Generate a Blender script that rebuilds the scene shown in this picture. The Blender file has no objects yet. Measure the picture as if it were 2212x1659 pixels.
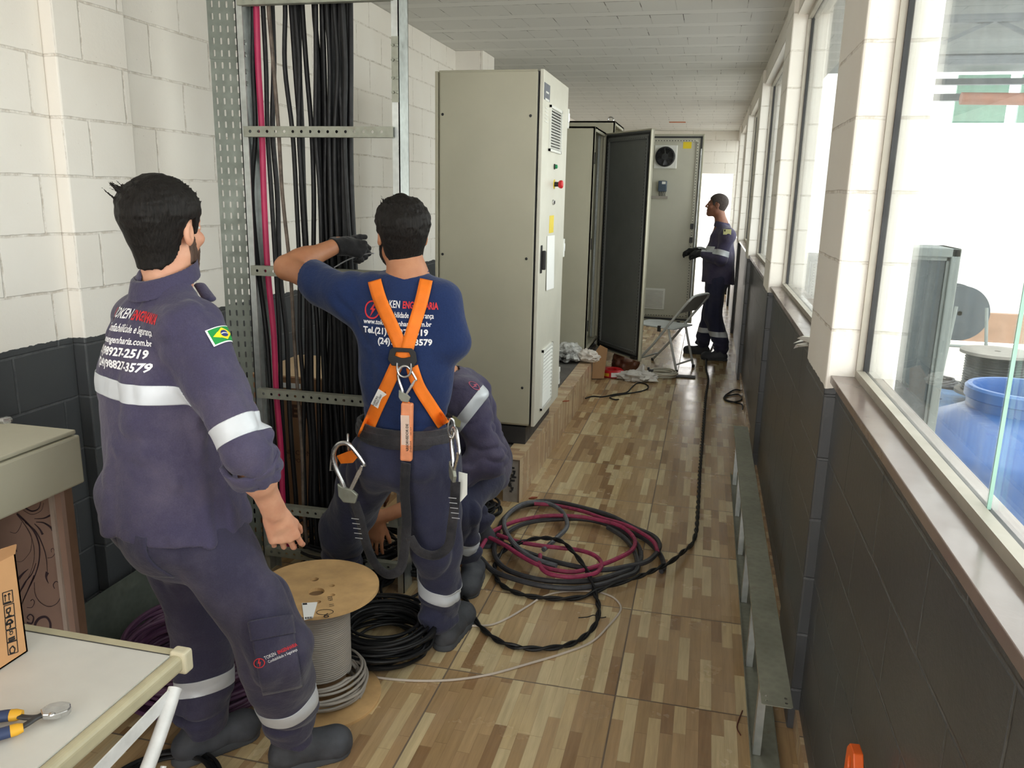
import bpy, bmesh, math, random
import numpy as np
from mathutils import Vector, Matrix
from mathutils.bvhtree import BVHTree
random.seed(7)
SC = bpy.context.scene
COL = SC.collection
# ---------------------------------------------------------------- camera
H = 1.72
YAW, PITCH, ROLL, FPX = 0.23143, 0.23073, 0.02179, 1740.0
_f = Vector((-math.sin(YAW)*math.cos(PITCH), math.cos(YAW)*math.cos(PITCH), -math.sin(PITCH)))
_r = _f.cross(Vector((0, 0, 1))).normalized()
_u = _r.cross(_f)
_r, _u = _r*math.cos(ROLL)+_u*math.sin(ROLL), _u*math.cos(ROLL)-_r*math.sin(ROLL)
cam = bpy.data.objects.new('camera', bpy.data.cameras.new('camera'))
COL.objects.link(cam)
cam.matrix_world = Matrix(((_r.x, _u.x, -_f.x, 0), (_r.y, _u.y, -_f.y, 0), (_r.z, _u.z, -_f.z, H), (0, 0, 0, 1)))
cam.data.sensor_width = 36
cam.data.lens = 36*FPX/2212
cam.data.clip_end = 200
cam.data.clip_start = 0.05
SC.camera = cam
# ---------------------------------------------------------------- light
w = bpy.data.worlds.new('sky'); SC.world = w; w.use_nodes = True
_b = w.node_tree.nodes['Background']
_b.inputs[0].default_value = (1.0, 0.975, 0.94, 1); _b.inputs[1].default_value = 5.0
sun = bpy.data.objects.new('sun', bpy.data.lights.new('sun', 'SUN')); COL.objects.link(sun)
sun.data.energy = 3; sun.data.angle = 0.02; sun.data.color = (1, .96, .9)
sun.rotation_euler = Vector((0.62, 0.22, -1.0)).to_track_quat('-Z', 'Y').to_euler()
for _n, _y0, _y1 in (('w', -2.9, 2.5), ('w', 3.05, 5.1), ('w', 5.6, 7.95), ('w', 8.55, 10.85), ('w', 11.4, 13.7)):
    L = bpy.data.lights.new('window_portal', 'AREA'); L.shape = 'RECTANGLE'; L.size = 1.5; L.size_y = _y1-_y0
    L.cycles.is_portal = True
    o = bpy.data.objects.new('window_portal', L); COL.objects.link(o)
    o.location = (.63, (_y0+_y1)/2, 1.97); o.rotation_euler = (0, math.pi/2, 0)
SC.view_settings.view_transform = 'Standard'
SC.view_settings.look = 'None'
SC.view_settings.exposure = 0.08
SC.view_settings.gamma = 1
try:
    SC.cycles.use_denoising = True
    SC.cycles.max_bounces = 10; SC.cycles.diffuse_bounces = 6; SC.cycles.transparent_max_bounces = 16
    SC.cycles.sample_clamp_indirect = 8
except Exception:
    pass
# ---------------------------------------------------------------- helpers
def P(x, y, ax, v):
    """world point seen at picture point x,y (2212x1659) on the world plane axis ax = v"""
    d = _r*((x-1106)/FPX) - _u*((y-829.5)/FPX) + _f
    c = (0, 0, H)
    t = (v-c[ax])/d[ax]
    return Vector((0, 0, H)) + d*t

def wpos(o):
    v = Vector((0, 0, 0))
    while o: v += o.location; o = o.parent
    return v

class MB:
    def __init__(s): s.v = []; s.f = []; s.s = []
    def add(s, vs, fs, smooth=False):
        n = len(s.v); s.v += [tuple(v) for v in vs]
        s.f += [tuple(i+n for i in f) for f in fs]; s.s += [smooth]*len(fs); return s
    def box(s, a, b, m=None):
        x0, y0, z0 = a; x1, y1, z1 = b
        vs = [Vector(p) for p in ((x0,y0,z0),(x1,y0,z0),(x1,y1,z0),(x0,y1,z0),(x0,y0,z1),(x1,y0,z1),(x1,y1,z1),(x0,y1,z1))]
        if m: vs = [m @ v for v in vs]
        return s.add(vs, [(0,3,2,1),(4,5,6,7),(0,1,5,4),(1,2,6,5),(2,3,7,6),(3,0,4,7)])
    def beam(s, a, b, w, t, up=(0,0,1)):
        a = Vector(a); b = Vector(b); d = (b-a).normalized(); up = Vector(up)
        sd = d.cross(up); sd = sd.normalized() if sd.length > 1e-4 else Vector((1,0,0)); u2 = sd.cross(d)
        vs = [p+sd*i*w/2+u2*j*t/2 for p in (a, b) for i, j in ((-1,-1),(1,-1),(1,1),(-1,1))]
        return s.add(vs, [(0,1,2,3),(7,6,5,4),(0,4,5,1),(1,5,6,2),(2,6,7,3),(3,7,4,0)])
    def prism(s, pts, off, m=None):
        """planar polygon extruded by vector off"""
        off = Vector(off); n = len(pts); vs = [Vector(p) for p in pts]+[Vector(p)+off for p in pts]
        if m: vs = [m @ v for v in vs]
        return s.add(vs, [tuple(range(n))[::-1], tuple(range(n, 2*n))]+[(i, (i+1) % n, n+(i+1) % n, n+i) for i in range(n)])
    def tube(s, path, r, n=8, closed=False, caps=True, flat=1.0):
        path = [Vector(p) for p in path]; N = len(path)
        if not hasattr(r, '__len__'): r = [r]*N
        up = None; vs = []
        for i, p in enumerate(path):
            if closed: d = path[(i+1) % N]-path[i-1]
            else: d = path[min(i+1, N-1)]-path[max(i-1, 0)]
            if d.length < 1e-9: d = Vector((0,0,1))
            d.normalize()
            if up is None:
                up = Vector((0,0,1)) if abs(d.z) < .9 else Vector((1,0,0))
            sd = d.cross(up)
            if sd.length < 1e-5: sd = d.cross(Vector((0,1,0.01)))
            sd.normalize(); up = sd.cross(d)
            for k in range(n):
                a = 2*math.pi*k/n
                vs.append(p+(sd*math.cos(a)+up*math.sin(a)*flat)*r[i])
        fs = []
        for i in range(N if closed else N-1):
            j = (i+1) % N
            for k in range(n):
                fs.append((i*n+k, i*n+(k+1) % n, j*n+(k+1) % n, j*n+k))
        if caps and not closed: fs += [tuple(range(n))[::-1], tuple(range((N-1)*n, N*n))]
        return s.add(vs, fs, True)
    def lathe(s, c, prof, n=32, axis='z', m=None, smooth=True):
        """prof: list of (radius, height)"""
        c = Vector(c); vs = []
        for r, h in prof:
            for k in range(n):
                a = 2*math.pi*k/n; x, y = r*math.cos(a), r*math.sin(a)
                q = Vector({'z': (x, y, h), 'x': (h, x, y), 'y': (y, h, x)}[axis])
                vs.append(c+(m @ q if m else q))
        fs = [(i*n+k, i*n+(k+1) % n, (i+1)*n+(k+1) % n, (i+1)*n+k) for i in range(len(prof)-1) for k in range(n)]
        if prof[0][0] > 1e-6: fs.append(tuple(range(n))[::-1])
        if prof[-1][0] > 1e-6: fs.append(tuple(range((len(prof)-1)*n, len(prof)*n)))
        return s.add(vs, fs, smooth)
    def cyl(s, a, b, r, n=20): return s.tube([a, b], r, n)
    def plate(s, outline, holes, off, m=None):
        """planar plate with holes; outline/holes are lists of 2d points (plane XY of m), thickness off along z"""
        bm = bmesh.new()
        es = []
        for loop in [outline]+holes:
            vs = [bm.verts.new((p[0], p[1], 0)) for p in loop]
            es += [bm.edges.new((vs[i], vs[(i+1) % len(vs)])) for i in range(len(vs))]
        bmesh.ops.triangle_fill(bm, use_beauty=True, use_dissolve=False, edges=es)
        fs = bm.faces[:]
        r = bmesh.ops.extrude_face_region(bm, geom=fs)
        for v in [g for g in r['geom'] if isinstance(g, bmesh.types.BMVert)]: v.co.z += off
        bmesh.ops.recalc_face_normals(bm, faces=bm.faces[:])
        bm.verts.index_update()
        vs = [(m @ v.co) if m else v.co.copy() for v in bm.verts]
        s.add(vs, [tuple(v.index for v in f.verts) for f in bm.faces]); bm.free(); return s

def build(name, mb, mat, parent=None, bevel=0, seg=2, subsurf=0, solid=0, autosmooth=True):
    me = bpy.data.meshes.new(name)
    o0 = wpos(parent) if parent else Vector((0,0,0))
    me.from_pydata([tuple(Vector(v)-o0) for v in mb.v], [], mb.f)
    me.polygons.foreach_set('use_smooth', mb.s)
    me.validate(); me.update()
    bm = bmesh.new(); bm.from_mesh(me); bmesh.ops.recalc_face_normals(bm, faces=bm.faces[:])
    if autosmooth:
        for e in bm.edges:
            if len(e.link_faces) == 2 and e.calc_face_angle(0) > 0.7: e.smooth = False
    bm.to_mesh(me); bm.free()
    o = bpy.data.objects.new(name, me); COL.objects.link(o)
    me.materials.append(mat)
    if parent: o.parent = parent
    if solid:
        md = o.modifiers.new('s', 'SOLIDIFY'); md.thickness = solid; md.offset = 0
    if bevel:
        md = o.modifiers.new('b', 'BEVEL'); md.width = bevel; md.segments = seg; md.limit_method = 'ANGLE'; md.angle_limit = .6
        md.harden_normals = False
    if subsurf:
        md = o.modifiers.new('ss', 'SUBSURF'); md.levels = subsurf; md.render_levels = subsurf
    return o

def tag(o, label, cat, group=None, kind=None):
    o['label'] = label; o['category'] = cat
    if group: o['group'] = group
    if kind: o['kind'] = kind
    return o
def thing(name, loc, label, cat, group=None):
    o = bpy.data.objects.new(name, None); COL.objects.link(o); o.location = loc; o.empty_display_size = .05
    return tag(o, label, cat, group)
def struct(o): o['kind'] = 'structure'; return o
def lab(o, t): o['label'] = t; return o

# ---------------------------------------------------------------- materials
class NT:
    def __init__(s, name):
        s.m = bpy.data.materials.new(name); s.m.use_nodes = True; s.t = s.m.node_tree; s.n = s.t.nodes; s.l = s.t.links
        s.b = s.n['Principled BSDF']; s.out = s.n['Material Output']
    def node(s, t, **k):
        n = s.n.new(t)
        for a, v in k.items(): setattr(n, a, v)
        return n
    def put(s, sock, v):
        if hasattr(v, 'is_output') or hasattr(v, 'links'): s.l.new(v, sock)
        else: sock.default_value = v
    def math(s, op, a, b=0.0, c=0.0):
        n = s.node('ShaderNodeMath', operation=op); s.put(n.inputs[0], a); s.put(n.inputs[1], b); s.put(n.inputs[2], c); return n.outputs[0]
    def mix(s, f, a, b, mode='MIX'):
        n = s.node('ShaderNodeMix', data_type='RGBA', blend_type=mode)
        s.put(n.inputs[0], f); s.put(n.inputs[6], a); s.put(n.inputs[7], b); return n.outputs[2]
    def noise(s, scale, detail=3, rough=.5, vec=None, dim='3D', out=0):
        n = s.node('ShaderNodeTexNoise', noise_dimensions=dim); n.inputs['Scale'].default_value = scale
        n.inputs['Detail'].default_value = detail; n.inputs['Roughness'].default_value = rough
        if vec is not None: s.l.new(vec, n.inputs['Vector'])
        return n.outputs[out]
    def pos(s):
        g = s.node('ShaderNodeNewGeometry'); return g.outputs['Position'], g.outputs['Normal']
    def obj(s): return s.node('ShaderNodeTexCoord').outputs['Object']
    def xyz(s, v):
        n = s.node('ShaderNodeSeparateXYZ'); s.l.new(v, n.inputs[0]); return n.outputs
    def comb(s, x, y, z=0.0):
        n = s.node('ShaderNodeCombineXYZ'); s.put(n.inputs[0], x); s.put(n.inputs[1], y); s.put(n.inputs[2], z); return n.outputs[0]
    def bump(s, h, strength=.3, dist=.01, nrm=None):
        n = s.node('ShaderNodeBump'); n.inputs['Strength'].default_value = strength; n.inputs['Distance'].default_value = dist
        s.l.new(h, n.inputs['Height'])
        if nrm is not None: s.l.new(nrm, n.inputs['Normal'])
        return n.outputs[0]
    def ramp(s, f, stops, interp='LINEAR'):
        n = s.node('ShaderNodeValToRGB'); n.color_ramp.interpolation = interp; e = n.color_ramp.elements
        while len(e) < len(stops): e.new(.5)
        for i, (p, c) in enumerate(stops): e[i].position = p; e[i].color = c if len(c) == 4 else (*c, 1)
        s.put(n.inputs[0], f); return n.outputs[0]
    def maprange(s, v, a, b, c=0.0, d=1.0):
        n = s.node('ShaderNodeMapRange'); s.put(n.inputs[0], v)
        for i, q in enumerate((a, b, c, d)): n.inputs[i+1].default_value = q
        return n.outputs[0]

def c4(c): return (*c, 1) if len(c) == 3 else c
def srgb(r, g, b):
    return tuple(((x/255)/12.92 if x/255 <= .04045 else ((x/255+.055)/1.055)**2.4) for x in (r, g, b))
def simple(name, col, rough=.5, metal=0., var=.12, scale=6., bump=0., bscale=80., spec=.5, coat=0.):
    t = NT(name); b = t.b
    o = t.obj()
    n = t.noise(scale, 4, .6, o)
    f = t.maprange(n, .3, .7, 1-var, 1+var)
    c = t.mix(1.0, c4(col), t.comb(f, f, f), 'MULTIPLY')
    t.l.new(c, b.inputs['Base Color'])
    rn = t.maprange(t.noise(scale*2.3, 3, .6, o), .3, .7, max(rough-.07, .02), min(rough+.1, 1))
    t.l.new(rn, b.inputs['Roughness'])
    b.inputs['Metallic'].default_value = metal
    b.inputs['Specular IOR Level'].default_value = spec
    b.inputs['Coat Weight'].default_value = coat
    if bump: t.l.new(t.bump(t.noise(bscale, 3, .6, o), bump, .002), b.inputs['Normal'])
    return t.m

def block_mat(name='painted_block_wall', bw=.4):
    t = NT(name); b = t.b
    p, nr = t.pos(); x, y, z = t.xyz(p); nx, ny, nz = t.xyz(nr)
    side = t.math('GREATER_THAN', t.math('ABSOLUTE', nx), .5)
    u = t.math('ADD', t.math('MULTIPLY', y, side), t.math('MULTIPLY', x, t.math('SUBTRACT', 1, side)))
    warp = t.math('MULTIPLY', t.math('SUBTRACT', t.noise(9, 4, .6, p), .5), .012)
    v = t.comb(t.math('ADD', u, warp), t.math('ADD', t.math('ADD', z, warp), -.15))
    br = t.node('ShaderNodeTexBrick', offset=.5, squash=1)
    for k, q in (('Scale', 1.), ('Mortar Size', .006), ('Mortar Smooth', .6), ('Bias', 0.), ('Brick Width', bw), ('Row Height', .2)):
        br.inputs[k].default_value = q
    t.l.new(v, br.inputs['Vector'])
    mort = br.outputs['Fac']
    crack = t.math('MULTIPLY', mort, t.maprange(t.noise(25, 5, .7, p), .42, .6))
    edge = t.math('ADD', t.math('MULTIPLY', t.math('SUBTRACT', t.noise(14, 3, .6, p), .5), .03), 1.175)
    white = t.math('GREATER_THAN', z, edge)
    cl = t.noise(1.6, 3, .6, p)
    cw = t.mix(t.maprange(cl, .3, .7), c4(srgb(229, 223, 214)), c4(srgb(236, 232, 225)))
    cw = t.mix(t.math('MULTIPLY', crack, .55), cw, c4(srgb(164, 150, 132)))
    spot = t.maprange(t.noise(55, 2, .5, p), .74, .78)
    cw = t.mix(t.math('MULTIPLY', spot, .25), cw, c4(srgb(160, 145, 125)))
    cg = t.mix(t.maprange(cl, .3, .7), c4(srgb(62, 64, 67)), c4(srgb(74, 76, 78)))
    cg = t.mix(t.math('MULTIPLY', crack, .35), cg, c4(srgb(112, 114, 116)))
    t.l.new(t.mix(white, cg, cw), b.inputs['Base Color'])
    t.l.new(t.mix(white, (.33, .33, .33, 1), (.7, .7, .7, 1)), b.inputs['Roughness'])
    h = t.math('ADD', t.math('MULTIPLY', mort, -1.0), t.math('MULTIPLY', t.noise(60, 4, .7, p), .22))
    t.l.new(t.bump(h, .55, .006), b.inputs['Normal'])
    return t.m

def ceiling_mat():
    t = NT('painted_slab_ceiling'); b = t.b
    p, nr = t.pos(); x, y, z = t.xyz(p)
    wy = t.math('ADD', y, t.math('MULTIPLY', t.math('SUBTRACT', t.noise(3, 2, .5, p), .5), .015))
    fy = t.math('MULTIPLY', t.math('FRACT', t.math('DIVIDE', t.math('ADD', wy, .0), .41)), .41)
    beam = t.math('LESS_THAN', fy, .12)
    l1 = t.math('LESS_THAN', t.math('ABSOLUTE', t.math('SUBTRACT', fy, .12)), .004)
    l2 = t.math('LESS_THAN', fy, .004)
    row = t.math('FLOOR', t.math('DIVIDE', wy, .41))
    wn = t.node('ShaderNodeTexWhiteNoise', noise_dimensions='1D'); t.l.new(row, wn.inputs['W'])
    fx = t.math('MULTIPLY', t.math('FRACT', t.math('ADD', t.math('DIVIDE', x, .22), t.math('MULTIPLY', wn.outputs[0], .5))), .22)
    l3 = t.math('MULTIPLY', t.math('LESS_THAN', fx, .005), t.math('SUBTRACT', 1, beam))
    ln = t.math('MAXIMUM', t.math('MAXIMUM', l1, l2), l3)
    brk = t.maprange(t.noise(4.5, 3, .6, p), .52, .62)
    base = t.mix(beam, c4(srgb(206, 205, 200)), c4(srgb(214, 213, 208)))
    col = t.mix(t.math('MULTIPLY', ln, t.math('ADD', t.math('MULTIPLY', brk, .75), .18)), base, c4(srgb(75, 70, 62)))
    t.l.new(col, b.inputs['Base Color']); b.inputs['Roughness'].default_value = .75
    h = t.math('ADD', t.math('MULTIPLY', ln, -1.0), t.math('ADD', t.math('MULTIPLY', beam, .35), t.math('MULTIPLY', t.noise(35, 3, .6, p), .12)))
    t.l.new(t.bump(h, .7, .008), b.inputs['Normal'])
    return t.m

def floor_mat(name='wood_strip_tile', vertical=False, ox=0., oy=0., pale=0.):
    t = NT(name); b = t.b
    p, nr = t.pos(); x, y, z = t.xyz(p)
    if vertical:
        nx, ny, nz = t.xyz(nr)
        up = t.math('GREATER_THAN', nz, .5)
        xx = t.math('ADD', t.math('MULTIPLY', y, 1.0), 0.0)
        xz = t.math('ADD', t.math('MULTIPLY', z, t.math('SUBTRACT', 1, up)), t.math('MULTIPLY', x, up))
        x, y = t.math('ADD', xx, .1), t.math('ADD', xz, 0.02)
        # strips run along the kerb's height
    TX, TY = .62, .632
    u = t.math('DIVIDE', t.math('ADD', x, .2-TX*20), TX) if not vertical else t.math('DIVIDE', x, TX)
    v = t.math('DIVIDE', t.math('ADD', y, 3.2-.0), TY) if not vertical else t.math('DIVIDE', y, TY)
    if not vertical: v = t.math('DIVIDE', t.math('SUBTRACT', y, 2.55-TY*20), TY)
    if not vertical: u = t.math('DIVIDE', t.math('ADD', x, .2+TX*20), TX)
    iu, iv = t.math('FLOOR', u), t.math('FLOOR', v)
    fu, fv = t.math('FRACT', u), t.math('FRACT', v)
    s = t.math('MULTIPLY', fu, 15.0); si = t.math('FLOOR', s)
    key = t.math('ADD', t.math('MULTIPLY', iu, 17.3), t.math('ADD', t.math('MULTIPLY', iv, 5.71), t.math('MULTIPLY', si, 1.37)))
    wn = t.node('ShaderNodeTexWhiteNoise', noise_dimensions='1D'); t.l.new(key, wn.inputs['W'])
    q = t.math('ADD', t.math('MULTIPLY', fv, 2.1), wn.outputs[0]); qi = t.math('FLOOR', q)
    wn2 = t.node('ShaderNodeTexWhiteNoise', noise_dimensions='2D'); t.l.new(t.comb(key, qi), wn2.inputs['Vector'])
    rnd = wn2.outputs[0]
    stops = [(0, srgb(206, 186, 146)), (.2, srgb(170, 140, 102)), (.36, srgb(170, 140, 101)), (.5, srgb(182, 152, 112)), (.66, srgb(175, 144, 106)), (.78, srgb(200, 176, 134)), (.92, srgb(148, 116, 82))]
    col = t.ramp(rnd, stops, 'CONSTANT')
    gv = t.comb(t.math('MULTIPLY', x, 60.0), t.math('MULTIPLY', y, 4.0), t.math('MULTIPLY', rnd, 30.0))
    g = t.noise(1.0, 4, .65, gv)
    g2 = t.maprange(g, .3, .75, .80, 1.12)
    col = t.mix(1.0, col, t.comb(g2, g2, g2), 'MULTIPLY')
    if pale: col = t.mix(pale, col, c4(srgb(196, 168, 146)))
    fs = t.math('FRACT', s); fq = t.math('FRACT', q)
    ln = t.math('MAXIMUM', t.math('LESS_THAN', fs, .03), t.math('LESS_THAN', fq, .008))
    col = t.mix(t.math('MULTIPLY', ln, .35), col, c4(srgb(105, 80, 58)))
    def near(f, e): return t.math('MAXIMUM', t.math('LESS_THAN', f, e), t.math('GREATER_THAN', f, 1-e))
    gr = t.math('MAXIMUM', near(fu, .005), near(fv, .005))
    col = t.mix(t.math('MULTIPLY', gr, .9), col, c4(srgb(98, 84, 72)))
    dust = t.maprange(t.noise(2.2, 4, .65, p), .4, .75, 0, .22)
    col = t.mix(dust, col, c4(srgb(170, 155, 135)))
    t.l.new(col, b.inputs['Base Color'])
    rr = t.maprange(t.noise(5, 4, .6, p), .3, .7, .16, .30)
    t.l.new(t.mix(gr, rr, (.7, .7, .7, 1)), b.inputs['Roughness'])
    b.inputs['Specular IOR Level'].default_value = .5
    t.l.new(t.bump(t.math('ADD', t.math('MULTIPLY', gr, -1.0), t.math('MULTIPLY', t.noise(3, 2, .5, p), .3)), .25, .002), b.inputs['Normal'])
    return t.m

def glass_mat(name='window_glass', tint=(.93, .97, .97)):
    t = NT(name); t.n.remove(t.b)
    tr = t.node('ShaderNodeBsdfTransparent'); tr.inputs[0].default_value = (*tint, 1)
    gl = t.node('ShaderNodeBsdfGlossy'); gl.inputs['Roughness'].default_value = .01
    df = t.node('ShaderNodeBsdfDiffuse'); df.inputs[0].default_value = (.85, .9, .92, 1)
    g_ = t.node('ShaderNodeNewGeometry'); dt = t.node('ShaderNodeVectorMath', operation='DOT_PRODUCT')
    t.l.new(g_.outputs['Incoming'], dt.inputs[0]); t.l.new(g_.outputs['Normal'], dt.inputs[1])
    cs = t.math('ABSOLUTE', dt.outputs['Value'])
    fr = t.math('ADD', .05, t.math('MULTIPLY', .9, t.math('POWER', t.math('SUBTRACT', 1.0, cs), 5.0)))
    mx = t.node('ShaderNodeMixShader'); t.l.new(fr, mx.inputs[0]); t.l.new(tr.outputs[0], mx.inputs[1]); t.l.new(gl.outputs[0], mx.inputs[2])
    p, _ = t.pos(); x, y, z = t.xyz(p)
    st = t.noise(1.0, 4, .7, t.comb(t.math('MULTIPLY', y, 14.0), t.math('MULTIPLY', z, 1.5), 0.0))
    m2 = t.node('ShaderNodeMixShader'); t.l.new(t.maprange(st, .45, .8, .02, .16), m2.inputs[0])
    t.l.new(mx.outputs[0], m2.inputs[1]); t.l.new(df.outputs[0], m2.inputs[2])
    t.l.new(m2.outputs[0], t.out.inputs[0]); return t.m

def galv_mat(name='galvanised_steel', c=(.50, .53, .52), rough=.38, metal=.85, rust=0.):
    t = NT(name); b = t.b; o = t.obj()
    vo = t.node('ShaderNodeTexVoronoi'); vo.inputs['Scale'].default_value = 45; t.l.new(o, vo.inputs['Vector'])
    f = t.maprange(vo.outputs['Distance'], 0, 1, .88, 1.1)
    n = t.maprange(t.noise(5, 4, .6, o), .3, .7, .8, 1.12); f = t.math('MULTIPLY', f, n)
    col = t.mix(1., (*c, 1), t.comb(f, f, f), 'MULTIPLY')
    if rust: col = t.mix(t.maprange(t.noise(12, 4, .7, o), .6, .75, 0, rust), col, c4(srgb(120, 85, 60)))
    t.l.new(col, b.inputs['Base Color']); b.inputs['Metallic'].default_value = metal
    t.l.new(t.maprange(t.noise(20, 3, .6, o), .3, .7, rough-.08, rough+.12), b.inputs['Roughness'])
    return t.m

def cloth_mat(name, c, dust=(.3, .28, .3), damt=.12, rough=.9, weave=.15):
    t = NT(name); b = t.b; o = t.obj()
    n = t.noise(5, 5, .65, o)
    col = t.mix(t.maprange(n, .45, .8, 0, damt), c4(c), c4(dust))
    f = t.maprange(t.noise(300, 2, .5, o), .3, .7, .9, 1.1)
    col = t.mix(1., col, t.comb(f, f, f), 'MULTIPLY')
    t.l.new(col, b.inputs['Base Color']); b.inputs['Roughness'].default_value = rough
    b.inputs['Specular IOR Level'].default_value = .2
    b.inputs['Sheen Weight'].default_value = .15; b.inputs['Sheen Roughness'].default_value = .5
    h = t.math('ADD', t.math('MULTIPLY', t.noise(260, 2, .5, o), weave), t.noise(22, 4, .6, o))
    t.l.new(t.bump(h, .5, .011), b.inputs['Normal'])
    return t.m

M = {}
M['block'] = block_mat(); M['colblock'] = block_mat('painted_block_column', 50.); M['ceil'] = ceiling_mat(); M['floor'] = floor_mat(); M['kerb'] = floor_mat('kerb_tile', True, pale=.35)
M['glass'] = glass_mat(); M['galv'] = galv_mat(); M['galv_old'] = galv_mat('dull_galvanised_steel', srgb(150, 152, 140), .5, .45, .35)
M['galv_green'] = galv_mat('slotted_tray_steel', srgb(146, 152, 142), .48, .35)
M['black'] = simple('black_rubber', (.012, .012, .013), .45, 0, .2)
M['sill'] = simple('pale_stone', srgb(122, 108, 102), .18, 0, .12, 4, .1, 60)
M['frame_beige'] = simple('beige_aluminium', srgb(170, 164, 152), .45, .2)
M['cab'] = simple('beige_enamel', srgb(178, 174, 154), .42, 0, .04, 3, .06, 400)
M['cab_in'] = simple('grey_enamel_inside', srgb(158, 158, 142), .45, 0, .05, 3)
M['cab_dark'] = simple('plinth_charcoal', srgb(48, 47, 48), .5)
M['concrete'] = simple('rough_concrete', srgb(150, 142, 134), .9, 0, .25, 9, .6, 40)
M['ext_ground'] = simple('yard_concrete', srgb(190, 186, 180), .9, 0, .1, 2)
M['ext_wall'] = simple('sunlit_white_wall', srgb(235, 235, 232), .9, 0, .04, 2)
# ---------------------------------------------------------------- room
YF, YB = 15.5, -3.2
XL, XR, ZC = -2.2, .375, 2.91
struct(build('floor', MB().box((-2.6, YB, -.12), (.60, YF+.2, 0)), M['floor']))
struct(build('ceiling', MB().box((-2.6, YB, ZC), (1.0, YF+.25, ZC+.15)), M['ceil']))
m = MB()
m.box((-2.5, YB, 0), (-2.25, 2.475, ZC)); m.box((-2.5, 2.475, 0), (-2.2, 2.835, ZC)); m.box((-2.5, 2.835, 0), (-2.222, YF, ZC))
m.box((-2.5, 7.05, 0), (-1.975, 7.42, ZC))
struct(build('wall_left', m, M['block'], bevel=.006))
cols = [(-.35, .1), (2.52, 2.99), (5.12, 5.56), (8.0, 8.48), (10.9, 11.38), (13.75, 14.2)]
m = MB().box((.408, YB, 0), (.53, YF, 1.19))
struct(build('wall_right', m, M['block']))
for i, (a, b) in enumerate(cols):
    m = MB().box((XR, a, 0), (.57, b, 2.86 if i > 1 else ZC-.001))
    struct(build('trim_%d' % (i+1), m, M['colblock'], bevel=.007))
struct(build('trim_8', MB().box((.40, YB, 2.74), (.57, YF, ZC-.001)), M['block']))
ext = [YB]+[q for ab in cols for q in ab]+[YF]
wi = 0
for i in range(0, len(ext), 2):
    y0, y1 = ext[i], ext[i+1]
    if y1-y0 < .2: continue
    wi += 1
    r = bpy.data.objects.new('window_%d' % wi, None); COL.objects.link(r); r.location = (.5, (y0+y1)/2, 1.19); struct(r)
    build('window_sill', MB().box((.388, y0, 1.19), (.535, y1, 1.213)), M['sill'], r, bevel=.002)
    m = MB().box((.455, y0, 1.213), (.478, y1, 1.235)).box((.455, y0, 2.715), (.478, y1, 2.738))
    m.box((.455, y0, 1.235), (.478, y0+.012, 2.715)).box((.455, y1-.012, 1.235), (.478, y1, 2.715))
    build('window_frame', m, M['frame_beige'], r)
    m = MB().box((.478, y0, 1.213), (.49, y1, 1.231)).box((.478, y0, 2.72), (.49, y1, 2.738))
    m.box((.474, y0+.012, 1.22), (.49, y0+.02, 2.73)).box((.474, y1-.02, 1.22), (.49, y1-.012, 2.73))
    build('seal', m, M['black'], r)
    if y0 < 1 < y1:
        build('pane', MB().box((.481, 1.40, 1.222), (.485, y1-.01, 2.73)), M['glass'], r)
        build('pane', MB().box((.488, y0+.01, 1.222), (.493, 1.43, 2.73)), M['glass'], r)
        build('pane_edge', MB().box((.480, 1.398, 1.222), (.486, 1.401, 2.73)), simple('green_glass_edge', srgb(150, 190, 175), .2), r)
    else:
        build('pane', MB().box((.481, y0+.01, 1.222), (.485, y1-.01, 2.73)), M['glass'], r)
# far wall with the open doorway
m = MB().box((-2.5, YF, 0), (-.40, YF+.15, ZC)).box((-.40, YF, 2.17), (.36, YF+.15, ZC)).box((.36, YF, 0), (.6, YF+.15, ZC))
struct(build('wall_back', m, M['block'], bevel=.004))
struct(build('baseboard_right', MB().box((.396, YB, 0), (.408, 8.0, .075)), M['kerb']))
# ceiling gap of bare brick
# ---------------------------------------------------------------- shared small helpers
def text_geo(body, size=1., bold=0., space=1., align='LEFT', sx=1., shear=0.):
    cu = bpy.data.curves.new('t', 'FONT'); cu.body = body; cu.size = size; cu.offset = bold; cu.align_x = align
    cu.space_character = space; cu.resolution_u = 2; cu.fill_mode = 'FRONT'; cu.shear = shear
    o = bpy.data.objects.new('t', cu); COL.objects.link(o)
    dg = bpy.context.evaluated_depsgraph_get(); e = o.evaluated_get(dg); me = e.to_mesh()
    vs = [Vector((v.co.x*sx, v.co.y, 0)) for v in me.vertices]; fs = [tuple(p.vertices) for p in me.polygons]
    e.to_mesh_clear(); bpy.data.objects.remove(o); bpy.data.curves.remove(cu)
    return vs, fs
def text_on(mb, body, size, m, **k):
    vs, fs = text_geo(body, size, **k); mb.add([m @ v for v in vs], fs); return mb
def frame(o, x, y):
    """matrix with origin o, local X axis x, local Y axis y"""
    x = Vector(x).normalized(); z = x.cross(Vector(y)).normalized(); y = z.cross(x)
    return Matrix(((x.x, y.x, z.x, o[0]), (x.y, y.y, z.y, o[1]), (x.z, y.z, z.z, o[2]), (0, 0, 0, 1)))
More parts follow.
